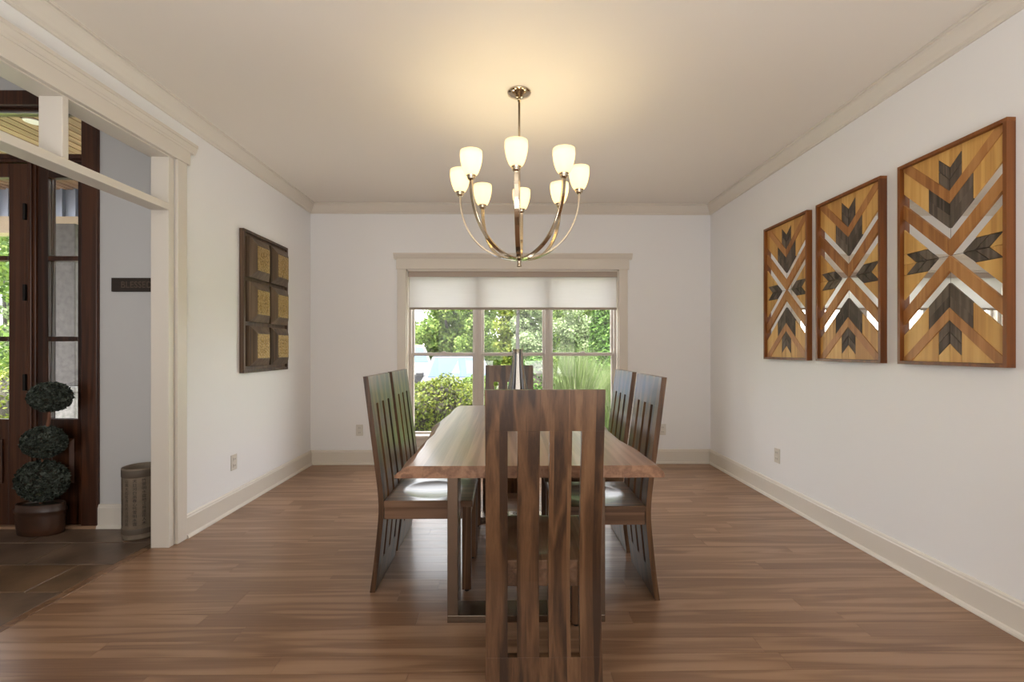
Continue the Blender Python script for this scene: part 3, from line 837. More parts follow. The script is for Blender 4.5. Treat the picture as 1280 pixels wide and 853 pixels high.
arm.grid(rows, smooth=False, closed=True)
arm.f.append((3, 2, 1, 0)); arm.sm.append(False)
arm.f.append(tuple(4 * na + q for q in range(4))); arm.sm.append(False)
arm_o = obj('arm', arm, NK, CH, bevel=0.0015, seg=1)
cup_o = obj('socket_cup', MB().lathe([(0.010, ZA - 0.004), (0.018, ZA), (0.022, ZA + 0.010), (0.021, ZA + 0.016), (0.026, ZA + 0.020), (0.026, ZA + 0.024)], 24, (RA, 0, 0)), NK, CH)
so = [(0.021, 0.020), (0.030, 0.024), (0.040, 0.040), (0.0495, 0.066), (0.0565, 0.096), (0.0595, 0.124), (0.0585, 0.150)]
si = [(r - 0.003, z + (0.003 if k == 0 else 0)) for k, (r, z) in enumerate(so)][::-1]
shade_o = obj('glass_shade', MB().lathe([(r, ZA + z) for r, z in so + si], 32, (RA, 0, 0), cap0=True, cap1=True), M['opal'], CH)
for k in range(8):
    ang = 2 * PI * k / 8 + PI / 2
    for o in (arm_o, cup_o, shade_o):
        c = o if k == 0 else o.copy()
        if k: C.objects.link(c)
        c.parent = CH; c.rotation_euler = (0, 0, ang)
    ld = bpy.data.lights.new('bulb', 'POINT'); ld.energy = 0.78; ld.color = (1.0, 0.84, 0.52); ld.shadow_soft_size = 0.018
    lo = bpy.data.objects.new('bulb', ld); C.objects.link(lo); lo.parent = CH
    lo.location = (RA * math.cos(ang), RA * math.sin(ang), ZA + 0.108)

# ------------------------------------------------------------------ three wood and mirror panels on the right wall
def clip(poly, a, b, c):
    """keep a*u + b*v <= c"""
    out = []
    for i in range(len(poly)):
        p, q = poly[i], poly[(i + 1) % len(poly)]
        fp, fq = a * p[0] + b * p[1] - c, a * q[0] + b * q[1] - c
        if fp <= 1e-9: out.append(p)
        if (fp < -1e-9 and fq > 1e-9) or (fp > 1e-9 and fq < -1e-9):
            t = fp / (fp - fq); out.append((p[0] + t * (q[0] - p[0]), p[1] + t * (q[1] - p[1])))
    res = []
    for p in out:
        if not res or math.hypot(p[0] - res[-1][0], p[1] - res[-1][1]) > 1e-5: res.append(p)
    if len(res) > 1 and math.hypot(res[0][0] - res[-1][0], res[0][1] - res[-1][1]) < 1e-5: res.pop()
    return res
PWD, PHT = 0.53, 1.06
IU, IV = PWD / 2 - 0.016, PHT / 2 - 0.016
W1, W2, W3, W4, W5, W6, W7, W8 = 0.073, 0.130, 0.192, 0.250, 0.310, 0.368, 0.425, 0.06
SI, SO_ = 0.056, 0.108
def region(u0, u1, lo=None, hi=None, extra=()):
    """polygon for u>=0 between v=u+lo and v=u+hi"""
    p = [(u0, -IV), (u1, -IV), (u1, IV), (u0, IV)]
    p = clip(p, 1, 0, IU)
    if lo is not None: p = clip(p, 1, -1, -lo)
    if hi is not None: p = clip(p, -1, 1, hi)
    for e in extra: p = clip(p, *e)
    return p
pieces = []   # (name, material, polygon for quadrant u>=0, v>=0, thickness)
pieces.append(('brace', 'cedar', region(0, IU, 0.0, W1), 0.012))
pieces.append(('mirror_strip', 'mirror', region(0, IU, W1, W2), 0.005))
for a, b in ((W2, W3), (W3, W4)):
    pieces.append(('dark_chevron', 'barn', region(0, SO_, a, b), 0.010))
pieces.append(('pine_board', 'pine', region(SO_, IU, W2, W4), 0.009))
pieces.append(('brace', 'cedar', region(0, IU, W4, W5), 0.012))
for a, b in ((W5, W6), (W6, W7)):
    pieces.append(('dark_chevron', 'barn', region(0, SI, a, b), 0.010))
pieces.append(('pine_board', 'pine', region(0, SI, W7, None), 0.009))
pieces.append(('pine_board', 'pine', region(SI, IU, W5, None), 0.009))
# side mirrors and side arrows (v between 0 and u)
def sreg(lo, hi, v0, v1, um=IU):
    p = [(0, v0), (um, v0), (um, v1), (0, v1)]
    if lo is not None: p = clip(p, -1, 1, -lo)       # u >= v+lo
    if hi is not None: p = clip(p, 1, -1, hi)        # u <= v+hi
    return p
pieces.append(('mirror_strip', 'mirror', sreg(0.0, W8, 0, IU), 0.005))
pieces.append(('dark_chevron', 'barn', sreg(W8, W8 + 0.060, 0, 0.056), 0.010))
pieces.append(('dark_chevron', 'barn', sreg(W8 + 0.060, W8 + 0.118, 0, 0.056), 0.010))
pieces.append(('pine_board', 'pine', sreg(W8 + 0.118, None, 0, 0.056), 0.009))
pieces.append(('pine_board', 'pine', sreg(W8, None, 0.056, IU), 0.009))
art_meshes = []
def build_art(yc, label):
    A = thing('wood_mirror_panel', label, 'wall art', (XR, yc, 1.652), 0, 'three wood and mirror panels')
    return A
fd = 0.040
def art_parts(A):
    first = not art_meshes
    if first:
        fr = [MB().box(-fd, -0.001, -PWD / 2, PWD / 2, PHT / 2 - 0.016, PHT / 2), MB().box(-fd, -0.001, -PWD / 2, PWD / 2, -PHT / 2, -PHT / 2 + 0.016),
              MB().box(-fd, -0.001, -PWD / 2, -PWD / 2 + 0.016, -PHT / 2 + 0.016, PHT / 2 - 0.016), MB().box(-fd, -0.001, PWD / 2 - 0.016, PWD / 2, -PHT / 2 + 0.016, PHT / 2 - 0.016)]
        for f in fr: art_meshes.append(('frame_rail', f.mesh('frame_rail'), 'artframe'))
        art_meshes.append(('backing', MB().box(-0.008, -0.001, -IU, IU, -IV, IV).mesh('backing'), 'artback'))
        for nm, mt, p, th in pieces:
            if len(p) < 3: continue
            G = 0.0022 if mt == 'barn' else 0.0009
            cu = sum(q[0] for q in p) / len(p); cv = sum(q[1] for q in p) / len(p)
            p = [(q[0] + (G if q[0] < cu else -G), q[1] + (G if q[1] < cv else -G)) for q in p]
            for su in (1, -1):
                for sv in (1, -1):
                    # su>0: towards the window (+Y); x runs out of the wall
                    if 'cedar' == mt or 'mirror' == mt or mt == 'barn' or mt == 'pine':
                        mesh = MB().prism(p, lambda u, v, t: (t, su * u, sv * v), -0.0085, -0.0085 - th).mesh(nm)
                        art_meshes.append((nm, mesh, mt))
        for nm, m, mt in art_meshes:
            bm = bmesh.new(); bm.from_mesh(m); bmesh.ops.recalc_face_normals(bm, faces=bm.faces); bm.to_mesh(m); bm.free()
            m.materials.append(M[mt])
    for nm, m, mt in art_meshes:
        obj(nm, m, None, A)
for yc, lab in ((2.130, 'wood and mirror chevron panel nearest the camera on the right wall'),
                (2.770, 'wood and mirror chevron panel in the middle of the three on the right wall'),
                (3.390, 'wood and mirror chevron panel farthest along the right wall, nearest the window')):
    art_parts(build_art(yc, lab))

# ------------------------------------------------------------------ carved block art on the left wall
AL = thing('carved_block_art', 'dark wooden wall art with six raised gold-tile blocks on the left wall', 'wall art', (XL, 3.797, 1.574))
AW, AH = 0.695, 1.112
AP = [(0.001, 0.018)]
bk = MB().box(0.001, 0.020, -AW / 2, AW / 2, -AH / 2, AH / 2)
obj('back_board', bk, M['carved'], AL, bevel=0.002)
e = 0.024
obj('frame_rail', MB().box(0.0202, 0.036, -AW / 2, AW / 2, AH / 2 - e, AH / 2), M['carved'], AL, bevel=0.002)
obj('frame_rail', MB().box(0.0202, 0.036, -AW / 2, AW / 2, -AH / 2, -AH / 2 + e), M['carved'], AL, bevel=0.002)
obj('frame_rail', MB().box(0.0202, 0.036, -AW / 2, -AW / 2 + e, -AH / 2 + e, AH / 2 - e), M['carved'], AL, bevel=0.002)
obj('frame_rail', MB().box(0.0202, 0.036, AW / 2 - e, AW / 2, -AH / 2 + e, AH / 2 - e), M['carved'], AL, bevel=0.002)
bw, bh = 0.285, 0.315
def frustum(w0, h0, w1, h1, x0, x1, x2):
    vs = []
    for w, h, x in ((w0, h0, x0), (w0, h0, x1), (w1, h1, x2)):
        vs += [(x, -w / 2, -h / 2), (x, w / 2, -h / 2), (x, w / 2, h / 2), (x, -w / 2, h / 2)]
    fs = [(0, 3, 2, 1), (8, 9, 10, 11)]
    for q in (0, 4):
        fs += [(q + i, q + (i + 1) % 4, q + 4 + (i + 1) % 4, q + 4 + i) for i in range(4)]
    return MB().add(vs, fs)
fm = frustum(bw, bh, 0.190, 0.205, 0.0202, 0.052, 0.086)
fmesh = fm.mesh('block')
tm = frustum(0.176, 0.192, 0.170, 0.186, 0.0863, 0.088, 0.0895).mesh('gold_tile')
# small embossed motif in the tile centre
def motif(kind):
    mb = MB()
    R_ = 0.055
    if kind % 3 == 0:
        for k in range(8):
            a = 2 * PI * k / 8
            mb.prism([(0.008, -0.004), (0.05, -0.012), (0.062, 0), (0.05, 0.012), (0.008, 0.004)], lambda p, q, t, a=a: (t, p * math.cos(a) - q * math.sin(a), p * math.sin(a) + q * math.cos(a)), 0.0896, 0.0925)
    elif kind % 3 == 1:
        for k in range(12):
            a = 2 * PI * k / 12
            mb.prism([(0.03, -0.006), (0.058, -0.003), (0.058, 0.003), (0.03, 0.006)], lambda p, q, t, a=a: (t, p * math.cos(a) - q * math.sin(a), p * math.sin(a) + q * math.cos(a)), 0.0896, 0.092)
    else:
        for i in range(-2, 3):
            for j in range(-2, 3):
                mb.prism([(-0.011, 0), (0, -0.011), (0.011, 0), (0, 0.011)], lambda p, q, t: (t, i * 0.026 + p, j * 0.028 + q), 0.0896, 0.092)
    return mb
for j in range(3):
    for i in range(2):
        b_ = obj('block', fmesh, M['carved_block'], AL, loc=(0, (-0.5 + i) * (bw + 0.032), (1 - j) * (bh + 0.032)))
        fmesh.polygons.foreach_set('use_smooth', [False] * len(fmesh.polygons))
        obj('gold_tile', tm, M['gold'], b_)
        obj('embossed_motif', motif(j * 2 + i), M['gold'], b_)
for m_ in (fmesh, tm):
    bm = bmesh.new(); bm.from_mesh(m_); bmesh.ops.recalc_face_normals(bm, faces=bm.faces); bm.to_mesh(m_); bm.free()

# ------------------------------------------------------------------ foyer: sign, topiary, umbrella stand
SG = thing('wall_sign', 'narrow dark wooden sign reading BLESSED on the foyer wall', 'sign', (-2.478, YD, 1.634))
obj('board', MB().box(-0.170, 0.170, -0.018, -0.0005, -0.046, 0.046), M['sign'], SG, bevel=0.002)
tm_ = text_mesh('BLESSED', 0.062, 0.0015)
lt = obj('lettering', tm_, M['sign_letters'], SG)
if not tm_.materials: tm_.materials.append(M['sign_letters'])
lt.rotation_euler = (PI / 2, 0, 0); lt.location = (0.0, -0.0196, -0.002); lt.scale = (0.92, 1, 1)

def fast_mesh(name, V, F, mat):
    m = bpy.data.meshes.new(name)
    nv, nf, k = len(V), len(F), F.shape[1]
    m.vertices.add(nv); m.vertices.foreach_set('co', np.ascontiguousarray(V, dtype=np.float32).ravel())
    m.loops.add(nf * k); m.loops.foreach_set('vertex_index', np.ascontiguousarray(F, dtype=np.int32).ravel())
    m.polygons.add(nf); m.polygons.foreach_set('loop_start', np.arange(0, nf * k, k, dtype=np.int32))
    m.polygons.foreach_set('loop_total', np.full(nf, k, dtype=np.int32))
    m.update(calc_edges=True); m.materials.append(mat)
    return m

def leaves(P, Nrm, size, aspect=0.5, jitter=0.8):
    """diamond leaves at points P facing roughly Nrm"""
    n = len(P)
    nr = Nrm + RNG.normal(size=(n, 3)) * jitter
    nr /= np.linalg.norm(nr, axis=1)[:, None]
    a = np.cross(nr, RNG.normal(size=(n, 3))); a /= np.linalg.norm(a, axis=1)[:, None]
    b = np.cross(nr, a)
    s = size * (0.6 + 0.8 * RNG.random(n))[:, None]
    V = np.stack([P - a * s * 0.5, P - b * s * aspect * 0.5 + nr * s * 0.08, P + a * s * 0.5, P + b * s * aspect * 0.5 + nr * s * 0.08], 1).reshape(-1, 3)
    F = np.arange(4 * n).reshape(n, 4)
    return V, F

def ball_points(n, c, r, shell=0.25):
    d = RNG.normal(size=(n, 3)); d /= np.linalg.norm(d, axis=1)[:, None]
    rad = 1 - shell * RNG.random(n) ** 1.5
    return np.array(c) + d * np.array(r) * rad[:, None], d

TP = thing('topiary', 'potted dark green topiary of three clipped balls beside the front door', 'plant', (-3.035, 2.955, 0))
pp = [(0.120, 0.0), (0.138, 0.006), (0.146, 0.05), (0.152, 0.125), (0.150, 0.140), (0.158, 0.150), (0.160, 0.165), (0.150, 0.172), (0.148, 0.200), (0.140, 0.203), (0.135, 0.19), (0.12, 0.165)]
obj('pot', MB().lathe(pp, 48, (0, 0, 0), sy=0.48, cap1=False), M['pot'], TP)
obj('moss', MB().lathe([(0.137, 0.182), (0.10, 0.190), (0.04, 0.196), (0.001, 0.197)], 24, (0, 0, 0), sy=0.48, cap1=False), M['soil'], TP)
obj('stem', MB().tube([(0.0, 0, 0.18), (0.012, 0, 0.30), (0.015, 0, 0.46), (0.022, 0, 0.60), (0.055, 0, 0.75), (0.062, 0, 0.89)], 0.009, 10), M['stem'], TP)
for cx, cz, rx, rz, nl in ((0.062, 0.890, 0.124, 0.094, 2600), (0.022, 0.597, 0.128, 0.102, 2800), (0.010, 0.345, 0.160, 0.132, 3400)):
    P, Nn = ball_points(nl, (cx, 0, cz), (rx, 0.082, rz), 0.16)
    V, F = leaves(P, Nn, 0.026, 0.55, 1.3)
    lb = obj('leaf_ball', fast_mesh('leaf_ball', V, F, M['topiary']), None, TP); lb['kind'] = 'stuff'
    core = MB().lathe([(0.01, -rz * 0.9), (rx * 0.55, -rz * 0.75), (rx * 0.88, -rz * 0.3), (rx * 0.9, rz * 0.2), (rx * 0.6, rz * 0.72), (0.01, rz * 0.9)], 20, (cx, 0, cz), sy=0.082 / rx)
    obj('branch_core', core, M['soil'], lb)

US = thing('umbrella_stand', 'tall taupe ceramic cylinder with columns of dark brushed characters on foyer floor', 'stand', (-2.362, 2.925, 0))
R_ = 0.098
obj('body', MB().lathe([(0.085, 0), (0.094, 0.004), (0.095, 0.012), (0.092, 0.020), (R_, 0.034), (R_, 0.435), (0.100, 0.442), (0.098, 0.449), (0.088, 0.447), (0.086, 0.40), (0.084, 0.03), (0.001, 0.025)], 48, cap1=False), M['ceramic'], US)
obj('rim_band', MB().lathe([(R_ + 0.0006, 0.392), (R_ + 0.0022, 0.396), (R_ + 0.0022, 0.436), (R_ + 0.0006, 0.4395)], 48, cap0=False, cap1=False), M['ceramic_dark'], US)
obj('foot_band', MB().lathe([(0.0995, 0.036), (R_ + 0.0020, 0.040), (R_ + 0.0020, 0.066), (R_ + 0.0006, 0.070)], 48, cap0=False, cap1=False), M['ceramic_dark'], US)
glyphs = '山水月花春風雲天人心大地日木竹石江河雨雪松鳥白青明清遠高'
CV, CF = [], []
ci = 0
for colk in range(10):
    ang = -PI / 2 + (colk - 4) * 0.47 - 0.12
    for rw in range(12):
        ch = glyphs[(colk * 7 + rw * 5) % len(glyphs)]
        m_ = text_mesh(ch, 0.024, 0.0)
        b0 = len(CV)
        zc_ = 0.372 - rw * 0.0245
        for v in m_.vertices:
            a = ang + v.co.x / R_
            rr = R_ + 0.0009
            CV.append((rr * math.cos(a), rr * math.sin(a), zc_ + v.co.y))
        for p in m_.polygons: CF.append(tuple(b0 + i for i in p.vertices))
        bpy.data.meshes.remove(m_)
cm = MB().add(CV, CF)
obj('lettering', cm, M['ink'], US, fixn=False)['kind'] = 'stuff'

# ------------------------------------------------------------------ outdoors
GZ = -0.62
struct(obj('ground', MB().box(-70, 60, YB + 0.16, 90, GZ - 0.2, GZ).box(-70, XW - 0.5, YD + 3.0, YB + 0.16, GZ - 0.2, GZ), M['grass']), 'green lawn outside')
struct(obj('driveway', MB().box(-9, 0.4, 8.6, 24.0, GZ, GZ + 0.02), M['drive']), 'pale concrete driveway')
struct(obj('bounce_gravel', MB().box(-4.5, 4.5, YB + 0.16, 7.7, GZ, GZ + 0.025), M['gravel']), 'pale gravel path widened along the house to bounce daylight indoors')  # mostly unseen, added wide and pale to throw daylight onto the ceiling
struct(obj('walkway', MB().box(2.9, 4.1, 7.7, 14, GZ, GZ + 0.03), M['drive']), 'pale concrete walk by the house')

# porch outside the front door
struct(obj('floor_porch', MB().box(-9.0, XW - 0.06, YD + 0.161, 5.6, GZ, -0.03), M['porchfloor']), 'concrete porch floor')
pc = struct(obj('ceiling_porch', MB().box(-9.0, XW - 0.02, YD + 0.161, 5.62, 3.16, 3.2), M['porchwood']), 'wooden porch ceiling')
pm = MB().box(-0.043, 0.043, YD + 0.165, 5.6, 3.138, 3.1595).mesh('ceiling_board'); pm.materials.append(M['porchwood'])
x = -7.2
while x < XW - 0.12:
    obj('ceiling_board', pm, None, pc, loc=(x, 0, 0)); x += 0.103
rl = thing('recessed_light', 'round white recessed light in the wooden porch ceiling', 'light', (-4.02, 3.85, 3.137))
obj('trim_ring', MB().lathe([(0.040, -0.003), (0.060, -0.007), (0.064, 0.0), (0.040, 0.0)], 28, cap0=False, cap1=False), M['can'], rl)
obj('lens', MB().lathe([(0.039, -0.002), (0.039, 0.0)], 28), M['can'], rl)
struct(obj('trim_6', MB().box(-9.0, XW - 0.1, 5.45, 5.62, 2.60, 2.80), M['beam']), 'tan beam at the porch edge')
sm_ = MB().box(-9.0, XW - 0.1, 5.50, 5.56, 2.80, 3.15)
x = -8.9
while x < XW - 0.2:
    sm_.box(x, x + 0.025, 5.46, 5.50, 2.80, 3.15); x += 0.16
struct(obj('trim_7', sm_, M['seam']), 'ribbed blue-grey metal band above the porch beam')
def column(x, y, label):
    c = thing('porch_column', label, 'column', (x, y, -0.03))
    obj('shaft', MB().box(-0.17, 0.17, -0.17, 0.17, 0.82, 2.63), M['stone'], c, bevel=0.01)
    base_ = obj('stone_base', MB().box(-0.23, 0.23, -0.23, 0.23, 0, 0.76), M['stone_light'], c, bevel=0.015)
    obj('cap_stone', MB().box(-0.26, 0.26, -0.26, 0.26, 0.76, 0.82), M['stone_light'], c, bevel=0.012)
column(-4.96, 5.20, 'square stone porch column on a pale base seen through the sidelight')

# round clipped bush in front of the left window
def bush(name, label, c, r, nl, size, mat, core=0.88, shell=0.18):
    b_ = thing(name, label, 'bush', (c[0], c[1], GZ))
    zc_ = c[2] - GZ
    P, Nn = ball_points(nl, (0, 0, zc_), r, shell)
    # lumpy outline
    lump = 1 + 0.05 * np.sin(Nn[:, 0] * 9 + 1) * np.sin(Nn[:, 2] * 8) + 0.04 * np.sin(Nn[:, 1] * 11 + Nn[:, 0] * 5)
    P = np.array((0, 0, zc_)) + (P - np.array((0, 0, zc_))) * lump[:, None]
    P = P[P[:, 2] > 0.02]; Nn = P - np.array((0, 0, zc_)); Nn /= np.linalg.norm(Nn, axis=1)[:, None]
    V, F = leaves(P, Nn, size, 0.55, 0.75)
    f = obj('foliage', fast_mesh('foliage', V, F, mat), None, b_); f['kind'] = 'stuff'
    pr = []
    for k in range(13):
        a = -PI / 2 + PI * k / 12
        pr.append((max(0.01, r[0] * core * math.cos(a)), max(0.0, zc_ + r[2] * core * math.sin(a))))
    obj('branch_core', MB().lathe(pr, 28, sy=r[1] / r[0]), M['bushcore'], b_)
    return b_
bush('boxwood_bush', 'large round yellow-green clipped bush just outside the left window', (-0.86, 6.05, 0.13), (0.76, 0.68, 0.70), 16000, 0.046, M['bush'])
bush('boxwood_bush', 'low clipped hedge bush outside the porch seen through the front door', (-7.9, 7.4, 0.15), (1.1, 0.8, 0.75), 7000, 0.07, M['bush'])
bush('boxwood_bush', 'small dark green bush behind the large round bush', (-0.55, 8.4, 0.0), (0.5, 0.5, 0.75), 6000, 0.07, M['tree_a'])
bush('boxwood_bush', 'dark shrub low in the middle window, behind the far chair', (0.55, 9.3, 0.1), (0.6, 0.5, 0.95), 5000, 0.07, M['arbor'])

# ornamental grass clumps
def grass_clump(label, c, h, rad, nb, seed):
    g = thing('ornamental_grass', label, 'grass', (c[0], c[1], GZ), 0, 'ornamental grass clumps outside the window')
    rng = np.random.default_rng(seed)
    seg = 6
    V, F = [], []
    for k in range(nb):
        a = rng.uniform(0, 2 * PI); r0 = rad * 0.35 * math.sqrt(rng.random())
        hh = h * rng.uniform(0.6, 1.1); lean = rng.uniform(0.08, 0.8) * rad
        da = np.array((math.cos(a), math.sin(a), 0)); side = np.array((-math.sin(a), math.cos(a), 0))
        tw_ = rng.uniform(-0.6, 0.6); side = side * math.cos(tw_) + da * math.sin(tw_)
        w = rng.uniform(0.003, 0.007)
        p0 = da * r0
        b0 = len(V)
        for i in range(seg + 1):
            t = i / seg
            p = p0 + da * lean * t ** 2.2 + np.array((0, 0, hh * (t - 0.22 * t ** 3 * lean / rad)))
            ww = w * (1 - t * 0.85)
            V.append(p - side * ww); V.append(p + side * ww)
        for i in range(seg):
            F.append((b0 + 2 * i, b0 + 2 * i + 1, b0 + 2 * i + 3, b0 + 2 * i + 2))
    f = obj('blades', fast_mesh('blades', np.array(V), np.array(F), M['blade']), None, g); f['kind'] = 'stuff'
    return g
grass_clump('tall pale fountain grass clump filling the lower right window', (1.10, 7.1, 0), 1.85, 0.60, 3000, 1)
grass_clump('second fountain grass clump, right of the tall one near the evergreen', (2.0, 8.2, 0), 1.6, 0.5, 2400, 2)
grass_clump('arching grass clump low in the middle window right of the vase', (0.04, 7.5, 0), 1.35, 0.40, 2000, 3)

def crown_points(nl, blobs):
    P, Nn = [], []
    tot = sum(b[3] ** 2 for b in blobs)
    for x_, y_, z_, r in blobs:
        k = int(nl * r * r / tot)
        p, n_ = ball_points(k, (x_, y_, z_), (r, r, r * 0.85), 0.4)
        P.append(p); Nn.append(n_)
    return np.concatenate(P), np.concatenate(Nn)
def tree(x, y, rad, top, mat, label, nl=9000, size=0.16, base_z=None):
    t = thing('leafy_tree', label, 'tree', (x, y, GZ), 0, 'backdrop trees')
    h = top - GZ
    blobs = []
    rng = np.random.default_rng(int(abs(x * 131 + y * 17)) + 5)
    lo = 0.5 if base_z is None else base_z - GZ
    for k in range(30):
        a = rng.uniform(0, 2 * PI); zz = rng.uniform(lo, h - rad * 0.35)
        q = 1 - abs(zz - (lo + h) / 2) / (h) * 0.9
        rr = rad * 0.75 * math.sqrt(rng.random()) * q
        blobs.append((rr * math.cos(a), rr * math.sin(a), zz, rad * rng.uniform(0.36, 0.60)))
    P, Nn = crown_points(nl, blobs)
    P[:, 2] = np.maximum(P[:, 2], 0.03)
    V, F = leaves(P, Nn, size, 0.6, 0.8)
    f = obj('foliage', fast_mesh('foliage', V, F, M[mat]), None, t); f['kind'] = 'stuff'
    obj('trunk', MB().tube([(0, 0, 0), (0.03, 0.02, h * 0.3), (-0.04, 0.0, h * 0.55), (0, 0, h * 0.8)], [rad * 0.09, rad * 0.07, rad * 0.05, rad * 0.02], 10), M['bark'], t)
    return t
# beyond the window
for x, y, rad, top, mt, lab in (
        (-5.9, 24.5, 1.5, 3.2, 'tree_b', 'short yellow-green tree at the left edge of the window view, above the white car'),
        (-3.0, 22.5, 1.45, 5.2, 'tree_a', 'mid-green tree in the left window pane, right behind the silver car'),
        (-1.05, 18.3, 0.95, 4.2, 'tree_a', 'narrow green tree behind the mullion between left and middle window'),
        (0.95, 17.0, 0.8, 3.4, 'tree_c', 'small pale tree in the middle window beside the slim trunk'),
        (0.2, 23.0, 1.5, 5.6, 'tree_b', 'tall yellow-green tree behind the slim trunk in the middle window'),
        (3.0, 18.5, 1.0, 4.2, 'tree_c', 'pale silvery tree above the tall grass in the right window'),
        (3.5, 23.5, 1.5, 5.8, 'tree_a', 'mid-green tree behind the pale tree in the right window'),
        (6.6, 22.5, 1.4, 5.6, 'tree_a', 'green tree farthest right, half hidden by the tall evergreen'),
        (-9.8, 33.0, 2.4, 3.6, 'tree_a', 'low spreading tree just in front of the distant grey roof'),
        (-3.0, 31.0, 2.9, 8.5, 'tree_a', 'very tall green tree in the far row, left of the slim trunk'),
        (4.4, 31.0, 2.9, 8.5, 'tree_a', 'very tall green tree in the far row, right of the slim trunk')):
    tree(x, y, rad, top, mt, lab, 26000 if y > 30 else 15000, 0.19 if y > 20 else 0.12)
# beyond the front door
for x, y, rad, top, mt, lab in (
        (-12.6, 13, 1.9, 6.5, 'tree_a', 'green tree seen through the front door glass, nearest the porch'),
        (-17.6, 16.0, 2.0, 7.0, 'tree_c', 'pale green tree seen through the front door glass, behind the nearest one'),
        (-22.8, 17.5, 2.2, 7.5, 'tree_a', 'green tree farthest left through the front door glass')):
    tree(x, y, rad, top, mt, lab, 7500, 0.20)
# slim bare trunk with a high crown behind the vase
st = thing('slim_tree', 'slim grey tree trunk with a high crown right behind the vase outside', 'tree', (0.26, 10.4, GZ))
obj('trunk', MB().tube([(0, 0, 0), (0.02, 0, 1.0), (-0.01, 0, 2.2), (0.03, 0, 3.2), (0.0, 0, 4.5)], [0.065, 0.05, 0.042, 0.038, 0.02], 12), M['bark'], st)
P, Nn = crown_points(6000, [(0, 0, 4.0, 0.9), (0.7, 0.2, 3.7, 0.7), (-0.7, -0.1, 3.8, 0.7), (0.1, 0.5, 3.5, 0.6), (0.4, -0.3, 3.1, 0.4)])
V, F = leaves(P, Nn, 0.10, 0.6, 0.8)
f = obj('foliage', fast_mesh('foliage', V, F, M['tree_b']), None, st); f['kind'] = 'stuff'
# arborvitae
ev = thing('arborvitae', 'tall narrow dark green evergreen at the right edge of the window view', 'tree', (2.36, 10.3, GZ))
k = 15000
hh = RNG.random(k) ** 0.8 * 4.2; a = RNG.random(k) * 2 * PI
rr = 0.62 * (1 - hh / 4.6) ** 0.7 * (0.78 + 0.25 * RNG.random(k)) * (1 + 0.12 * np.sin(a * 7 + hh * 5))
P = np.stack([rr * np.cos(a), rr * np.sin(a), hh + 0.05], 1); Nn = np.stack([np.cos(a), np.sin(a), 0.5 * np.ones(k)], 1)
V, F = leaves(P, Nn, 0.10, 0.45, 0.9)
f = obj('foliage', fast_mesh('foliage', V, F, M['arbor']), None, ev); f['kind'] = 'stuff'
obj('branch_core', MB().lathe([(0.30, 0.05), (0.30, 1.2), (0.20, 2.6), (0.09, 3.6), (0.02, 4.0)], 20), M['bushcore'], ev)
obj('trunk', MB().tube([(0, 0, 0), (0, 0, 0.3)], 0.06, 10), M['bark'], ev)

# neighbouring house far behind
nh = thing('neighbor_house', 'distant house with a grey shingle roof at the upper left of the view', 'house', (-10.4, 44, GZ))
obj('wall', MB().box(-6, 6, 0, 7, 0, 3.6), M['siding'], nh)
obj('roof', MB().prism([(-0.5, 3.55), (7.5, 3.55), (3.5, 6.6)], lambda p, q, t: (t, p, q), -6.5, 6.5), M['roof'], nh)
for wx in (-3, 0, 3):
    wdo = obj('window', MB().box(wx - 0.5, wx + 0.5, -0.05, -0.001, 1.0, 2.4), M['can'], nh)
    obj('pane', MB().box(wx - 0.43, wx + 0.43, -0.06, -0.05, 1.07, 2.33), M['carglass'], wdo)

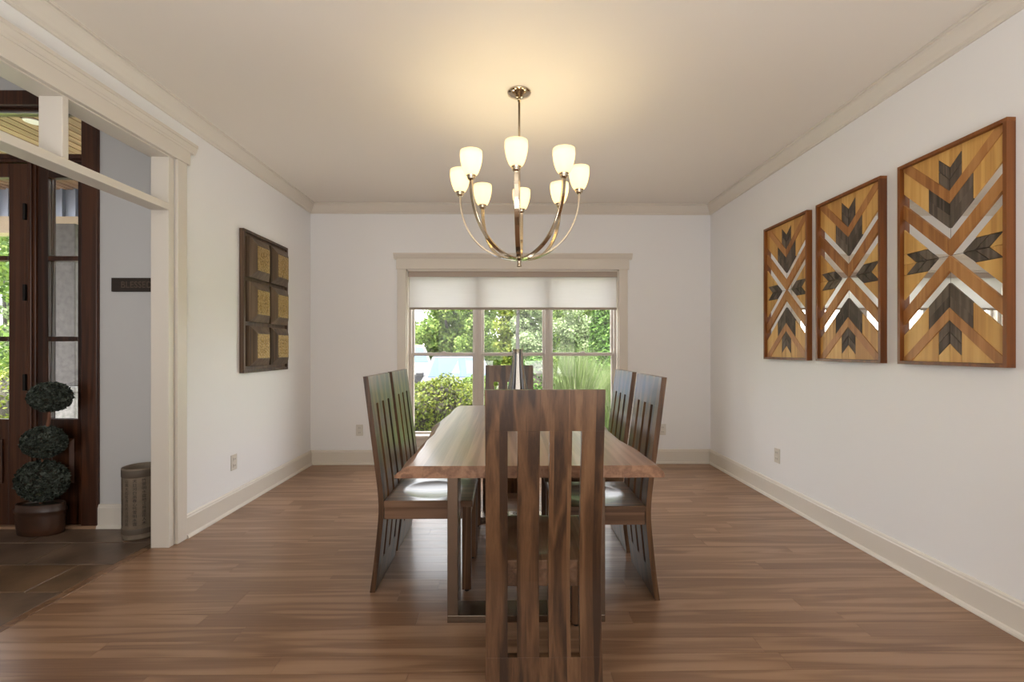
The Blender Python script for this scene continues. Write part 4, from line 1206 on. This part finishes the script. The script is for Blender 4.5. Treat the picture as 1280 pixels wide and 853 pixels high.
# cars
def car(label, loc, rz, paint):
    c = thing('parked_car', label, 'car', loc, rz)
    # front faces -Y; length 4.6, width 1.86, height 1.66
    L0, L1 = -2.3, 2.3
    lower = [(L0 + 0.02, 0.30), (L0, 0.62), (L0 + 0.06, 0.84), (L0 + 0.35, 0.96), (-0.95, 1.06), (2.1, 1.08), (L1, 0.98), (L1 + 0.02, 0.5), (L1 - 0.06, 0.30)]
    hull = MB(); rows = []
    for x_, s in ((-0.93, 0.90), (-0.90, 0.97), (-0.80, 1.0), (0.80, 1.0), (0.90, 0.97), (0.93, 0.90)):
        rows.append([(x_, p * (0.985 if abs(x_) > 0.9 else 1.0), 0.62 + (q - 0.62) * s) for p, q in lower])
    hull.grid(rows, smooth=False, closed=True)
    nn = len(lower); bb = len(hull.v)
    hull.f.append(tuple(range(nn))); hull.sm.append(False); hull.f.append(tuple(range(bb - nn, bb))[::-1]); hull.sm.append(False)
    obj('body', hull, paint, c, bevel=0.03, seg=2)
    cab = MB()
    lo_ = [(-0.86, -0.98), (0.86, -0.98), (0.86, 2.10), (-0.86, 2.10)]; hi_ = [(-0.70, -0.18), (0.70, -0.18), (0.70, 1.72), (-0.70, 1.72)]
    vs_ = [(x_, y_, 1.05) for x_, y_ in lo_] + [(x_, y_, 1.60) for x_, y_ in hi_]
    cab.add(vs_, [(0, 3, 2, 1), (4, 5, 6, 7), (0, 1, 5, 4), (1, 2, 6, 5), (2, 3, 7, 6), (3, 0, 4, 7)])
    obj('cabin', cab, paint, c, bevel=0.03)
    obj('roof', MB().box(-0.68, 0.68, -0.14, 1.70, 1.59, 1.65), paint, c, bevel=0.03)
    def pane(nm, i, j, k_, l, s, off):
        q = [Vector(vs_[w]) for w in (i, j, k_, l)]
        ctr = sum(q, Vector()) / 4
        nrm = (q[1] - q[0]).cross(q[2] - q[0]).normalized()
        if nrm.dot(ctr - Vector((0, 0.5, 1.2))) < 0: nrm = -nrm
        o_ = [ctr + (w - ctr) * s for w in q]
        mb_ = MB().add([w + nrm * 0.004 for w in o_] + [w + nrm * off for w in o_], [(0, 1, 2, 3), (7, 6, 5, 4), (0, 4, 5, 1), (1, 5, 6, 2), (2, 6, 7, 3), (3, 7, 4, 0)])
        return obj(nm, mb_, M['carglass'], c)
    pane('windshield', 0, 1, 5, 4, 0.90, 0.012)
    pane('side_window', 1, 2, 6, 5, 0.84, 0.012)
    pane('side_window', 3, 0, 4, 7, 0.84, 0.012)
    pane('rear_window', 2, 3, 7, 6, 0.84, 0.012)
    for s in (-1, 1):
        obj('side_mirror', MB().box(s * 0.90, s * 1.10, -0.72, -0.60, 1.06, 1.20), M['black'], c, bevel=0.03)
        obj('headlight', MB().box(s * 0.52, s * 0.86, L0 - 0.005, L0 + 0.2, 0.72, 0.84), M['rim'], c, bevel=0.02)
        for yy in (-1.45, 1.4):
            wh = obj('wheel', MB().prism([(0.34 * math.cos(2 * PI * k / 28), 0.34 * math.sin(2 * PI * k / 28)) for k in range(28)], lambda p, q, t: (t, yy + p, 0.34 + q), s * 0.72, s * 0.95), M['tyre'], c, bevel=0.02)
            obj('rim', MB().prism([(0.21 * math.cos(2 * PI * k / 24), 0.21 * math.sin(2 * PI * k / 24)) for k in range(24)], lambda p, q, t: (t, yy + p, 0.34 + q), s * 0.951, s * 0.962), M['rim'], wh)
    obj('grille', MB().box(-0.48, 0.48, L0 - 0.012, L0 + 0.1, 0.50, 0.76), M['black'], c, bevel=0.02)
    return c
car('silver car parked behind the round bush, its windshield toward the house', (-1.36, 12.6, GZ + 0.02), 0.10, M['carpaint'])
wc2 = car('white car parked farther back at the left edge of the view', (-4.25, 18.6, GZ + 0.02), 0.25, M['carpaint_white'])
wc2.scale = (1.2, 1.2, 1.2)
